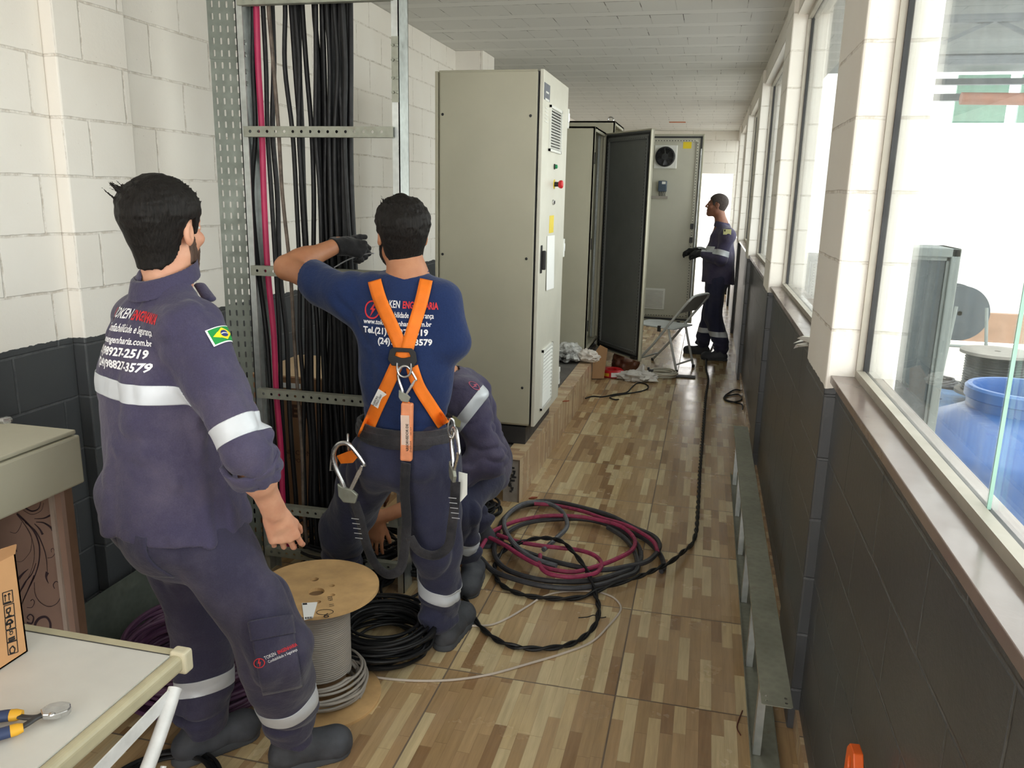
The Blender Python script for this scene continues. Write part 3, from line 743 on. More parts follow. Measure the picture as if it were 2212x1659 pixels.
q = P(12, 912, 2, 1.034); k_ = build('lock_knob', MB().lathe((q.x, q.y, 1.034), [(.020, 0), (.020, .006), (.015, .014), (.0001, .015)], 6, 'z', smooth=False), M['steel'], t)
build('support_block', MB().box((-2.15, .85, .858), (-1.85, 1.8, .872)), M['galv_old'], t)
# the enclosure also rests on a second cupboard hidden behind the table
t = thing('storage_box', (-2.0, 1.1, 0), 'plain brown cupboard standing under the near end of the beige enclosure', 'cupboard')
build('body', MB().box((-2.19, .8, 0), (-1.95, 1.6, .857)), simple('brown_side2', srgb(118, 92, 76), .6), t, bevel=.003)
build('door', MB().box((-1.95, .82, .03), (-1.94, 1.58, .84)), brown, t)
# ---------------------------------------------------------------- white folding table
TX = -1.02; TY = 1.355
t = thing('folding_table', (-1.5, .9, 0), 'white laminate folding table with beige edging at the lower left', 'table')
build('tabletop', MB().box((-1.93, .25, .725), (TX-.03, TY-.025, .749)), simple('scuffed_white_laminate', srgb(196, 194, 188), .45, 0, .06, 5), t)
edge = simple('yellowed_edging', srgb(176, 168, 140), .45, 0, .15, 8)
build('edge_trim', MB().box((-1.93, TY-.025, .715), (TX-.02, TY, .7505)), edge, t, bevel=.004)
build('edge_trim', MB().box((TX-.03, .25, .712), (TX-.002, TY-.012, .750)), edge, t, bevel=.011, seg=4)
build('corner_cap', MB().box((TX-.034, TY-.024, .705), (TX+.006, TY+.006, .757)), simple('cream_plastic_cap', srgb(200, 192, 166), .4), t, bevel=.007, seg=3)
build('seam', MB().box((-1.93, TY-.0262, .7495), (TX-.03, TY-.0246, .7508)), M['cab_dark'], t)
def leg(pts, r=.012): return build('leg', MB().tube(smooth_path(pts, 6), r, 12), M['whitepaint'], t)
leg([(-1.0, 1.275, .715), (-.99, 1.18, .63), (-.985, .95, .42), (-.99, .72, .20), (-.995, .56, .012)], .014)
leg([(-1.9, 1.275, .715), (-1.9, .95, .42), (-1.9, .56, .012)], .014)
leg([(-1.0, .40, .715), (-.985, .62, .5), (-.985, .9, .25), (-.99, 1.16, .012)], .014)
leg([(-1.9, .40, .715), (-1.9, .75, .38), (-1.9, 1.16, .012)], .014)
m = MB(); ribp = smooth_path([(-.975, 1.19, .60), (-.965, 1.12, .52), (-.965, .98, .40), (-.97, .85, .30)], 6)
m.tube(ribp, .006, 8); build('brace', m, M['whitepaint'], t)
build('brace', MB().beam((-1.003, 1.26, .705), (-1.003, .75, .66), .004, .03), M['whitepaint'], t)
build('crossbar', MB().tube([(-1.9, .62, .07), (-.995, .62, .07)], .010, 10), M['whitepaint'], t)
q = P(283, 1640, 0, -.99)
build('foot_cap', MB().lathe((-.99, 1.16, 0), [(.016, 0), (.018, .02), (.016, .035)], 14), M['white'], t)
# carton on the table
t = thing('open_carton', (-1.5, 1.1, .7505), 'tall open cardboard carton with handling symbols standing on the white table', 'carton')
c0 = (-1.72, .95); c1 = (-1.345, 1.262)
m = MB()
m.box((c0[0], c0[1], .7505), (c1[0], c1[1], .754))
m.box((c1[0]-.004, c0[1], .7505), (c1[0], c1[1], .975)).box((c0[0], c0[1], .7505), (c0[0]+.004, c1[1], .975)).box((c0[0], c0[1], .7505), (c1[0], c0[1]+.004, .975)).box((c0[0], c1[1]-.004, .7505), (c1[0], c1[1], .975))
build('box_wall', m, simple('orange_cardboard', srgb(198, 150, 104), .85, 0, .1, 4, .12, 120), t)
flp = MB().prism([(c1[0], c0[1], .975), (c1[0], c1[1], .975), (c1[0]+.012, c1[1]-.005, 1.0), (c1[0]+.03, c0[1]+.02, 1.05)], (-.003, 0, .0))
build('flap', flp, simple('orange_cardboard2', srgb(190, 142, 98), .85, 0, .1, 4), t)
def cp(x, y): return P(x*.3617, 860+y*.3617, 0, -1.3445)
m = MB()
def ln(pts, wd=.0009):
    ps = [cp(*q) for q in pts]
    for a, b in zip(ps[:-1], ps[1:]): m.beam(a, b, .0006, wd*2, (0, 1, 0) if abs((b-a).normalized().y) < .7 else (0, 0, 1))
def sym(px, py, w_, h_):  # skewed box for one symbol
    ln([(px, py), (px+w_, py-w_*.33), (px+w_+6, py+h_-w_*.33), (px+6, py+h_), (px, py)])
sy = [(15, 1165), (24, 1243), (30, 1317), (37, 1392), (44, 1465)]
for x, y in sy: sym(x, y, 58, 70)
ln([(32, 1215), (30, 1175), (25, 1186)]); ln([(30, 1175), (38, 1182)]); ln([(55, 1208), (53, 1165), (47, 1176)]); ln([(53, 1165), (62, 1172)]); ln([(25, 1226), (66, 1214)], .0014)
ln([(38, 1262), (42, 1285), (60, 1276), (62, 1250), (38, 1262)], .0014); ln([(52, 1280), (54, 1300)], .0014); ln([(42, 1306), (68, 1297)], .0014)
ln([(38, 1355), (45, 1332), (62, 1322), (78, 1338), (38, 1355)], .002); ln([(60, 1345), (64, 1368), (56, 1372)], .0014)
ln([(50, 1440), (88, 1424)], .002); ln([(52, 1452), (90, 1436)], .002)
ln([(58, 1500), (75, 1480), (90, 1495), (85, 1520), (62, 1525), (58, 1500)], .0014)
build('handling_symbols', m, M['ink'], t)
m = MB(); q = cp(56, 1422); text_on(m, '8', .022, frame(q, (0, 1, 0), (0, 0, 1))); build('number', m, M['ink'], t)
# pliers on the table
t = thing('pliers', (-1.14, 1.07, .751), 'cable pliers with blue and yellow grips lying on the white table', 'pliers')
z_ = .765
def tp(x, y, z=z_): return P(x, y, 2, z)
bl = simple('navy_grip', srgb(44, 58, 92), .6); yl = simple('amber_grip', srgb(214, 160, 40), .5)
for pts in ([tp(-60, 1562), tp(0, 1548), tp(28, 1545)], [tp(-60, 1600), tp(0, 1586), tp(28, 1578), ]):
    g = build('grip', MB().tube(smooth_path(pts, 5), [.0125]*(len(smooth_path(pts, 5))-1)+[.011], 12, flat=.8), bl, t)
    d_ = (pts[-1]-pts[-2]).normalized(); e = pts[-1]
    build('grip_end', MB().tube([e-d_*.004, e+d_*.006, e+d_*.016], [.0128, .0125, .009], 12, flat=.8), yl, g)
a = [tp(28, 1545), tp(55, 1550), tp(80, 1549), tp(100, 1540)]; b = [tp(28, 1578), tp(55, 1566), tp(80, 1550), tp(105, 1538), tp(130, 1530)]
build('handle_arm', MB().tube(smooth_path(a, 4), .006, 8, flat=.7), M['cab_dark'], t)
build('handle_arm', MB().tube(smooth_path(b, 4), .006, 8, flat=.7), M['cab_dark'], t)
hd = [tp(92, 1556, z_-.005), tp(88, 1544, z_-.005), tp(108, 1531, z_-.005), tp(135, 1526, z_-.005), tp(154, 1530, z_-.005), tp(155, 1538, z_-.005), tp(148, 1546, z_-.005), tp(120, 1555, z_-.005)]
build('jaw', MB().prism(hd, (0, 0, .012)), M['steel'], t, bevel=.002)
q = tp(112, 1543, z_+.007); build('pivot', MB().lathe(q, [(.006, 0), (.005, .002), (.0001, .003)], 16), M['steel'], t)
# ---------------------------------------------------------------- plywood cable reel
RC = (-1.195, 2.275); RR = .205; RZ = .42
t = thing('cable_reel', (RC[0], RC[1], 0), 'plywood cable reel wound with grey cable standing beside the left worker', 'cable reel')
def holes_at(z, th):
    qs = [(683, 1278, .027), (679, 1251, .015), (717, 1265, .010), (718, 1285, .009), (687, 1300, .010)]
    hs = []
    for x, y, r in qs:
        p = P(x, y, 2, z); hs.append(ellipse_pts(p.x-RC[0], p.y-RC[1], r, r, 20)[::-1])
    return hs
build('bottom_flange', MB().plate(ellipse_pts(0, 0, RR, RR, 64), [], .012, Matrix.Translation((RC[0], RC[1], 0))), M['ply'], t, bevel=.001)
tf = build('top_flange', MB().plate(ellipse_pts(0, 0, RR, RR, 64), holes_at(RZ, .012), .012, Matrix.Translation((RC[0], RC[1], RZ-.012))), M['ply'], t)
m = MB().lathe((RC[0], RC[1], .012), [(.085, 0), (.085, RZ-.024)], 32); build('core', m, simple('kraft_core', srgb(110, 84, 56), .9), t)
m = MB(); pts = []; rC = .101; turns = 38
for i in range(turns*28+1):
    a = 2*math.pi*i/28; z = .11+i/(turns*28)*(RZ-.012-.118); pts.append(Vector((RC[0]+rC*math.cos(a), RC[1]+rC*math.sin(a), z)))
build('wound_cable', MB().tube(pts, .0048, 8), M['cable_grey'], t)
pts = coil((RC[0]+.008, RC[1]-.01, .012), .135, 13, .03, .10, 5, 30, 1, .006, jit=.008)
build('loose_turns', MB().tube(smooth_path(pts, 2), .0048, 8), M['cable_grey'], t)
q0 = P(657, 1340, 2, RZ+.001); q1 = P(652, 1303, 2, RZ+.001); q2 = P(686, 1301, 2, RZ+.001); q3 = P(676, 1335, 2, RZ+.001)
lb = build('sticker', MB().prism([q1, q2, q3, q0], (0, 0, .0008)), M['paper'], t)
m = MB(); ux = (q2-q1).normalized(); uy = (q1-q0).normalized()
for k in range(9): a = q0+ux*(.004+k*.0026)+uy*.005+Vector((0, 0, .001)); m.prism([a, a+ux*(.0012 if k % 3 else .002), a+ux*(.0012 if k % 3 else .002)+uy*.013, a+uy*.013], (0, 0, .0003))
build('barcode', m, M['ink'], lb)
m = MB(); a = q1-uy*.014+ux*.002+Vector((0, 0, .0012)); m.prism([a, a+ux*.014, a+ux*.014+uy*.011, a+uy*.011], (0, 0, .0003)); build('logo_block', m, M['ink'], lb)
m = MB(); fmr = frame(P(697, 1335, 2, RZ+.0012), ux, uy); text_on(m, '6', .042, Matrix.Translation((0, 0, .0)) @ fmr)
cc = P(702, 1322, 2, RZ+.0012); rp = [cc+ux*.026*math.cos(i*.3)+uy*.017*math.sin(i*.3) for i in range(22)]
for a, b in zip(rp[:-1], rp[1:]): m.beam(a, b, .0018, .0006)
build('handwritten_number', m, M['ink'], t)
m = MB(); fmr = frame(P(722, 1310, 2, RZ+.0012), uy, -ux) ; text_on(m, '11   633', .022, fmr); build('handwriting', m, M['ink'], t)
# ---------------------------------------------------------------- coils and cables on the floor
def cable(name, pts, r, mat, label, cat='cable', group=None, n=6):
    o = build(name, MB().tube(smooth_path(pts, n) if n else pts, r, 8), mat); tag(o, label, cat, group); return o
cable('cable_coil', coil((-1.105, 2.60, 0), .165, 26, .05, .13, 11, jit=.022), .0062, M['cable'], 'tangled coil of black cable on the floor right of the plywood reel', 'cable coil', n=2)
cable('cable_coil', coil((-1.15, 2.98, 0), .20, 12, .06, .07, 12, jit=.04), .006, M['cable'], 'loose black cable loops lying under the rack at the boots of the worker in harness', 'cable coil', n=2)
cable('cable_coil', coil((-1.50, 3.22, 0), .22, 16, .09, .20, 13, jit=.06), .007, M['cable'], 'heap of black cable at the foot of the ladder rack', 'cable coil', n=2)
cable('cable_coil', coil((-1.62, 2.22, 0), .24, 34, .04, .24, 14, jit=.02), .0085, simple('purple_cable', srgb(74, 44, 70), .5), 'thick coil of purple cable on the floor behind the left worker', 'cable coil', n=2)
cable('cable_coil', coil((-1.42, 1.72, 0), .14, 5, .02, .02, 15, jit=.02), .006, M['cable'], 'small black cable ring on the floor at the feet of the left worker', 'cable coil', n=2)
cable('cable_coil', coil((-1.22, 4.02, 0), .17, 14, .05, .06, 16, jit=.03, squash=.8), .007, M['cable'], 'black cable bundle on the floor at the near end of the tiled kerb', 'cable coil', n=2)
def fp(x, y, z=.012): return P(900+x*.3971, 1000+y*.3971, 2, z)
def trace(l, z0=.012, dz=0):
    return [fp(x, y, z0+dz*i/len(l)) for i, (x, y) in enumerate(l)]
TH = .0125
cable('thick_cable', trace([(1330, 590), (1345, 565), (1325, 500), (1250, 420), (1130, 360), (1010, 285), (860, 232), (700, 222), (560, 240), (470, 310), (430, 420), (425, 500), (475, 570), (600, 620), (760, 645), (950, 640), (1100, 600), (1195, 560), (1220, 500), (1190, 430), (1100, 360), (950, 312), (800, 305), (620, 322), (500, 372), (450, 440)], .013, .02), TH, M['cable_dusty'], 'thick dusty black cable forming the outer rings of the floor coil, cut end at right', 'cable')
cable('thick_cable', trace([(270, 390), (380, 402), (470, 440), (560, 472), (700, 522), (850, 560), (1000, 582), (1150, 562), (1260, 532), (1320, 460), (1290, 400), (1180, 350), (1050, 285), (900, 242), (760, 212), (640, 212), (520, 260), (475, 320), (485, 380), (545, 455), (620, 520)], .032, .02), TH, M['cable_dusty'], 'thick black cable entering the floor coil from behind the kneeling worker', 'cable')
cable('thick_cable', trace([(300, 480), (355, 525), (420, 590), (560, 640), (700, 672), (860, 682), (1000, 662), (1120, 622), (1200, 580), (1180, 470), (1120, 400), (1040, 350)], .020, .015), TH, M['cable_dusty'], 'thick black cable along the near edge of the floor coil', 'cable')
cable('thick_cable', trace([(690, 472), (760, 410), (818, 345), (795, 270), (720, 222), (610, 215), (530, 250), (478, 310), (490, 380), (550, 460), (640, 520), (760, 560)], .05, .015), TH*.95, simple('grey_black_cable', srgb(88, 90, 96), .55, 0, .3, 25), 'greyish cable with a small inner loop on top of the floor coil', 'cable')
cable('magenta_cable', trace([(345, 470), (400, 385), (470, 345), (560, 312), (700, 288), (860, 290), (1000, 312), (1120, 350), (1185, 415), (1170, 475), (1080, 525), (980, 562), (860, 592), (740, 580), (640, 545), (560, 500), (470, 442), (380, 398)], .05, .01), .0105, M['pinkd'], 'magenta cable making the wide loop of the floor coil', 'cable')
cable('magenta_cable', trace([(440, 390), (540, 425), (640, 445), (760, 460), (880, 474), (965, 502), (1005, 545), (985, 592), (920, 612), (820, 620), (720, 602), (672, 560), (672, 500)], .058, .0), .0105, M['pinkd'], 'magenta cable curling back in a short inner loop of the floor coil', 'cable')
cable('magenta_cable', trace([(640, 222), (760, 232), (900, 262), (1010, 300), (1130, 335), (1230, 385), (1290, 430), (1310, 480)], .050, .0), .0105, M['pinkd'], 'magenta cable beside the black one at the far rim of the floor coil', 'cable')
far = [(1560, 690), (1541, 744), (1527, 772), (1525, 797), (1530, 819), (1525, 850), (1521, 900), (1517, 950), (1513, 1000)]
tw = [P(x, y, 2, .012) for x, y in far]+trace([(1540, 40), (1535, 150), (1528, 270), (1520, 370), (1495, 445), (1440, 520), (1360, 590), (1200, 660), (1020, 702), (860, 735), (700, 735), (560, 712), (460, 662), (425, 600), (432, 540), (480, 500), (600, 478), (700, 478), (785, 502), (860, 570), (930, 650), (975, 730), (990, 800), (970, 880), (900, 952), (800, 995), (650, 1010), (500, 990), (390, 930), (310, 840), (240, 670)], .012, .0)
sp_ = smooth_path(tw, 8)
def lift(p):
    dx, dy = p.x+.45, p.y-3.72; rr = math.hypot(dx/.52, dy/.5); return .075*max(0, 1-rr**3) if rr < 1 else 0
sp_ = [Vector((p.x, p.y, p.z+lift(p))) for p in sp_]
ta, tb = [], []; acc = 0; res = []
for i in range(len(sp_)-1):   # resample for the twist
    L_ = (sp_[i+1]-sp_[i]).length; k = max(1, int(L_/.012))
    for j in range(k): res.append(sp_[i].lerp(sp_[i+1], j/k))
for i, p in enumerate(res):
    d = (res[min(i+1, len(res)-1)]-res[max(i-1, 0)]); d.normalize() if d.length > 0 else None
    s_ = d.cross(Vector((0, 0, 1))).normalized(); u_ = s_.cross(d); a = i*.55
    o_ = (s_*math.cos(a)+u_*math.sin(a))*.0058; ta.append(p+o_); tb.append(p-o_)
o = build('twisted_cable', MB().tube(ta, .0062, 7).tube(tb, .0062, 7), M['cable']); tag(o, 'long twisted pair of black cables running down the corridor and looping on the floor', 'cable')
cable('thin_wire', trace([(-330, 1150), (-180, 1172), (0, 1185), (200, 1180), (400, 1150), (600, 1095), (800, 1035), (950, 975), (1040, 890), (1110, 800), (1080, 740), (1000, 705), (900, 697), (780, 702), (680, 732), (600, 782), (500, 842), (400, 882), (270, 885)], .005), .0045, M['white_wire'], 'thin pinkish white wire curving over the tiles in front of the floor coil', 'wire')
cable('wire_offcut', trace([(880, 842), (930, 838), (965, 828), (1000, 842), (1030, 838)], .012), .0022, M['cable'], 'tiny black wire offcut on the tiles inside the near loop', 'wire')
cable('wire_offcut', [P(x, y, 2, .004) for x, y in ((1604, 1535), (1596, 1555), (1592, 1572), (1600, 1588))], .002, simple('rusty_wire', srgb(96, 48, 36), .7), 'short rusty wire on the tiles next to the cable ladder', 'wire')
def gp(x, y, z=.008): return P(1150+x*.217, 600+y*.217, 2, z)
cable('bent_wire', [gp(*q) for q in ((530, 1200), (600, 1180), (700, 1185), (820, 1160), (940, 1140), (1000, 1080), (1060, 1045), (1140, 1065), (1150, 1100), (1080, 1130), (960, 1150), (860, 1165), (790, 1180), (775, 1195), (820, 1212), (860, 1210))], .006, M['cable'], 'short black cable bent in a loop on the tiles before the red coil', 'cable')
cable('bent_wire', [P(x, y, 2, .008) for x, y in ((1612, 846), (1590, 842), (1575, 848), (1564, 858), (1570, 866), (1588, 868), (1602, 862), (1595, 852), (1572, 855), (1566, 862), (1590, 870), (1603, 874), (1604, 884))], .006, M['cable'], 'small black wire bundle on the floor by the right wall', 'cable')
# small red-orange chip on the kerb and floor
for k, (x, y, z, L_) in enumerate(((1215, 868, KZ+.002, 'brown tile chip lying on top of the tiled kerb'), (1142, 1078, .003, 'brown tile chip on the floor at the near end of the kerb'))):
    q = P(x, y, 2, z); o = build('tile_chip', MB().prism([q, q+Vector((.03, .01, 0)), q+Vector((.045, .035, 0)), q+Vector((.012, .03, 0))], (0, 0, .006)), simple('fired_clay', srgb(140, 70, 44), .8)); tag(o, L_, 'chip')
# ---------------------------------------------------------------- boxes behind the rack
t = thing('cardboard_carton', (-1.9, 3.75, 0), 'large brown air conditioner carton standing behind the ladder rack', 'carton')
ax0, ax1, ay0, ay1, az = -2.19, -1.70, 3.52, 4.05, .82
build('box_wall', MB().box((ax0, ay0, 0), (ax1, ay1, az)), simple('brown_cardboard', srgb(150, 112, 82), .85, 0, .1, 3), t, bevel=.004)
build('flap', MB().box((ax0+.01, ay0+.01, az), (ax1-.01, ay1-.01, az+.003)), simple('pale_cardboard', srgb(196, 168, 134), .85, 0, .08, 3), t)
pf = frame((-1.96, ay0-.002, .62), (1, 0, 0), (0, 0, 1)); m = MB()
text_on(m, 'EL', .085, pf, bold=.004); text_on(m, 'CONDICIONADOR', .035, frame((-2.06, ay0-.002, .42), (1, 0, 0), (0, 0, 1))); text_on(m, 'TIPO', .03, frame((-1.98, ay0-.002, .38), (1, 0, 0), (0, 0, 1)))
build('printing', m, simple('brown_ink', srgb(84, 56, 42), .8), t)
build('label_strip', MB().box((-2.07, ay0-.003, .765), (-1.9, ay0-.001, .79)), M['paper'], t)
# ---------------------------------------------------------------- things near the far cabinets
t = thing('folding_chair', (-.42, 8.35, 0), 'pale grey metal folding chair facing the open cabinets, light cushion on its seat edge', 'chair')
chm = simple('grey_chair_paint', srgb(186, 188, 186), .4); r_ = .0125
def ch(x, y, z): return Vector((x, y, z))
# facing -x, slightly turned
for s_ in (-1, 1):
    yy = 8.35+s_*.21
    build('leg', MB().tube(smooth_path([ch(-.08, yy, .74), ch(-.25, yy, .52), ch(-.45, yy, .25), ch(-.66, yy, .013)], 4), r_, 10), chm, t)
    build('leg', MB().tube(smooth_path([ch(-.30, yy-.02*s_, .47), ch(-.24, yy-.02*s_, .25), ch(-.17, yy-.02*s_, .013)], 4), r_, 10), chm, t)
m = MB().tube(smooth_path([ch(-.08, 8.14, .735), ch(-.055, 8.17, .775), ch(-.045, 8.25, .79), ch(-.045, 8.45, .79), ch(-.055, 8.53, .775), ch(-.08, 8.56, .735)], 5), r_, 10); build('top_rail', m, chm, t)
build('backrest', MB().prism([ch(-.062, 8.15, .77), ch(-.062, 8.55, .77), ch(-.185, 8.55, .60), ch(-.185, 8.15, .60)], (-.008, 0, .006)), simple('grey_backrest', srgb(150, 150, 146), .5), t, bevel=.004)
sb = [ch(-.22, 8.14, .43), ch(-.22, 8.56, .43), ch(-.60, 8.56, .44), ch(-.68, 8.45, .445), ch(-.68, 8.25, .445), ch(-.60, 8.14, .44)]
build('seat', MB().prism(sb, (0, 0, .016)), simple('pale_seat', srgb(196, 200, 202), .4), t, bevel=.005)
build('crossbar', MB().tube([ch(-.185, 8.16, .08), ch(-.185, 8.54, .08)], .009, 10), chm, t)
build('crossbar', MB().tube([ch(-.60, 8.14, .09), ch(-.60, 8.56, .09)], .009, 10), chm, t)
for x_, y_ in ((-.66, 8.14), (-.66, 8.56), (-.17, 8.16), (-.17, 8.54)): build('foot_cap', MB().lathe((x_, y_, 0), [(.015, 0), (.016, .02), (.014, .03)], 12), M['black'], t)
for y_ in (8.14, 8.56): build('bracket', MB().box((-.40, y_-.012, .40), (-.37, y_+.012, .46)), M['black'], t, bevel=.003)
t.location = (-.36, 8.42, 0); t.rotation_euler = (0, 0, -.43)
# red coil pack
q = P(1315, 815, 2, 0)
t = thing('cable_pack', (q.x+.02, q.y+.06, 0), 'red shrink-wrapped ring of new cable on the floor beside the kerb end', 'cable pack')
m = MB().lathe((q.x+.02, q.y+.06, 0), [(.045, .004), (.10, 0), (.115, .012), (.115, .06), (.10, .075), (.05, .072), (.045, .004)], 36)
pk = build('wrapped_ring', m, M['red'], t)
m = MB()
for k in range(9):
    a0 = -1.5+k*.12; a1 = a0+.12
    m.add([(q.x+.02+.1162*math.cos(a), q.y+.06+.1162*math.sin(a), z) for a, z in ((a0, .014), (a1, .014), (a1, .058), (a0, .058))], [(0, 1, 2, 3)])
build('paper_band', m, M['paper'], pk)
m = MB()
for k in range(9):
    a0 = -2.4+k*.08; a1 = a0+.08
    m.add([(q.x+.02+.1164*math.cos(a), q.y+.06+.1164*math.sin(a), z) for a, z in ((a0, .02), (a1, .02), (a1, .05), (a0, .05))], [(0, 1, 2, 3)])
build('amber_band', m, yl, pk)
# ---------------------------------------------------------------- bags and packs near the kerb end
def blob_bag(name, c, r, mat, seed, root=None, n=28, lump=.2, zsq=1.0, rot=0., freq=3.):
    from mathutils import noise as mn
    vs, fs = [], []
    for i in range(n+1):
        th = math.pi*i/n
        for k in range(2*n):
            a = math.pi*k/n; d = Vector((math.sin(th)*math.cos(a), math.sin(th)*math.sin(a), math.cos(th)))
            q = d*freq+Vector((seed, seed*.7, 0)); f = 1+lump*mn.noise(q)+lump*.5*abs(mn.noise(q*2.7))
            x, y, z = d.x*r[0]*f, d.y*r[1]*f, d.z*r[2]*f*zsq
            x, y = x*math.cos(rot)-y*math.sin(rot), x*math.sin(rot)+y*math.cos(rot)
            vs.append((c[0]+x, c[1]+y, max(c[2]+z, c[2]-r[2]*.8)))
    for i in range(n):
        for k in range(2*n): fs.append((i*2*n+k, (i+1)*2*n+k, (i+1)*2*n+(k+1) % (2*n), i*2*n+(k+1) % (2*n)))
    return build(name, MB().add(vs, fs, True), mat, root)
def film_mat(name, c, a):
    t = NT(name); t.n.remove(t.b)
    tr = t.node('ShaderNodeBsdfTransparent'); pr_ = t.node('ShaderNodeBsdfPrincipled')
    pr_.inputs['Base Color'].default_value = (*c, 1); pr_.inputs['Roughness'].default_value = .25
    mx = t.node('ShaderNodeMixShader'); n = t.noise(14, 4, .7, t.obj())
    t.l.new(t.maprange(n, .35, .65, a*.6, min(a*1.5, 1)), mx.inputs[0]); t.l.new(tr.outputs[0], mx.inputs[1]); t.l.new(pr_.outputs[0], mx.inputs[2])
    t.l.new(t.bump(t.noise(40, 4, .7, t.obj()), .8, .01), pr_.inputs['Normal'])
    t.l.new(mx.outputs[0], t.out.inputs[0]); return t.m
M['film'] = film_mat('clear_film', (.8, .8, .78), .5); M['bagw'] = simple('white_bag_film', srgb(206, 202, 196), .5, 0, .12, 8, .5, 40)
q = P(1240, 785, 0, -1.08)
t = thing('plastic_bag', (-1.08, 7.25, KZ), 'knotted translucent plastic bag with dark contents lying over the kerb end', 'bag')
blob_bag('bag_body', (-1.17, 7.18, KZ+.065), (.13, .17, .08), M['film'], 2.3, t, lump=.45)
blob_bag('contents', (-1.18, 7.16, KZ+.04), (.08, .12, .045), M['cab_dark'], 5.3, t, lump=.3)
blob_bag('bag_end', (-.975, 7.12, KZ+.055), (.10, .075, .055), simple('milky_film', srgb(214, 206, 198), .35, 0, .2, 14, .6, 50), 9.3, t, lump=.35, rot=-.3)
m = MB()
for k in range(9):
    a = k*.7; m.prism([(-1.055, 7.13, KZ+.07), (-1.05+.05*math.cos(a), 7.13+.04*math.sin(a), KZ+.11+.03*math.sin(a*2.1)), (-1.06+.05*math.cos(a+.5), 7.14+.04*math.sin(a+.5), KZ+.09)], (.001, 0, .001))
m.lathe((-1.055, 7.13, KZ+.06), [(.0001, -.03), (.03, -.015), (.035, 0), (.03, .015), (.0001, .03)], 14)
build('knot', m, M['bagw'], t)
t = thing('wire_coil_bag', (-.48, 7.75, 0), 'white plastic bag torn open around a ring of white cable under the chair', 'bag')
q = P(1430, 808, 2, .03)
build('cable_ring', MB().tube(smooth_path(coil((q.x, q.y+.02, 0), .125, 11, .02, .06, 21, jit=.012), 2), .006, 7), simple('cream_cable', srgb(200, 196, 184), .5), t)
q = P(1378, 815, 2, .03)
bg = blob_bag('bag_film', (q.x, q.y, .035), (.17, .11, .05), M['bagw'], 4.1, t, lump=.5, rot=-.1, freq=2.4)
m = MB().prism([(q.x-.08, q.y+.02, .04), (q.x-.01, q.y+.02, .05), (q.x+.05, q.y-.03, .04), (q.x+.06, q.y+.03, .15), (q.x+.035, q.y+.02, .16)], (0, .006, 0)); build('bag_corner', m, M['bagw'], t, bevel=.003)
q = P(1405, 800, 2, .07); build('bracket', MB().box((q.x-.03, q.y-.02, .06), (q.x+.03, q.y+.015, .08)).box((q.x-.03, q.y-.02, .08), (q.x-.01, q.y+.015, .10)), M['cab_dark'], t, bevel=.004)
o = blob_bag('brown_sack', (-.72, 8.02, .10), (.13, .12, .13), simple('brown_film', srgb(88, 52, 34), .4, 0, .3, 10), 6.6); tag(o, 'crumpled brown sack on the floor under the second cabinet door', 'sack')
o = build('cardboard_flap', MB().prism([(-.99, 7.55, .01), (-.88, 7.60, .01), (-.86, 7.62, .30), (-.93, 7.58, .34), (-.99, 7.56, .24)], (.0, .006, 0)), M['card']); tag(o, 'upright cardboard flap leaning at the foot of the open cabinet', 'cardboard')
o = build('dark_board', MB().box((-.30, 7.92, .001), (-.02, 8.02, .012)).box((-.55, 8.02, .001), (-.20, 8.10, .012)), M['cab_dark']); tag(o, 'thin dark board lying on the tiles under the folding chair', 'board')
o = build('cloth_scrap', MB().prism([(.40, 3.06, 1.214), (.405, 3.02, 1.245), (.36, 3.10, 1.235), (.35, 3.14, 1.22), (.37, 3.16, 1.214)], (.012, 0, .003)).prism([(.39, 3.1, 1.2), (.35, 3.15, 1.195), (.345, 3.17, 1.175), (.36, 3.18, 1.18), (.40, 3.14, 1.21)], (.01, 0, .004)).prism([(.39, 3.14, 1.216), (.36, 3.2, 1.20), (.345, 3.2, 1.19), (.39, 3.18, 1.213)], (.01, 0, .005)), M['white']); tag(o, 'crumpled white strip hanging over the window sill behind the nearest column', 'rag')
t = thing('tool_with_handle', (.375, 1.50, 0), 'orange handled tool leaning on the dark wall at the bottom right', 'tool')
build('pole', MB().cyl((.30, 1.52, .002), (.375, 1.52, .60), .010), M['cab_dark'], t)
build('handle', MB().plate([(-.028, -.05), (.028, -.05), (.030, .02), (.016, .045), (-.012, .048), (-.026, .03)], [ellipse_pts(0, .01, .009, .016, 12)[::-1]], .02, frame((.372, 1.525, .615), (.1, -1, 0), (0, 0, 1))), simple('orange_plastic', srgb(214, 92, 30), .4), t, bevel=.004)
# ---------------------------------------------------------------- yard outside the windows
GZ = -.6
struct(build('yard_ground', MB().box((.7, -6, GZ-.1), (30, 15.2, GZ)), M['ext_ground']))
struct(build('yard_ground', MB().box((-6, YF+.15, -.15), (4, 30, -.02)), M['ext_ground']))
struct(build('yard_wall', MB().box((2.2, 15.5, GZ), (26, 15.8, 3.05)), M['ext_wall']))
struct(build('yard_wall', MB().box((-6, 27, -.02), (2, 27.3, 2.6)), M['ext_wall']))
struct(build('yard_wall', MB().box((1.2, 15.35, GZ), (16, 15.5, -.1)), simple('yard_kerb', srgb(150, 120, 100), .9)))
blue = simple('blue_tank_plastic', (.035, .115, .33), .38, 0, .1, 2)
t = thing('water_tank', (2.12, 5.85, GZ), 'large round blue plastic water tank with an open neck outside the window', 'tank')
build('tank_body', MB().lathe((2.12, 5.85, 0), [(.50, GZ), (.56, GZ+.02), (.74, .06), (.76, .10), (.76, .16), (.73, .20), (.38, .37), (.335, .40)], 56), blue, t)
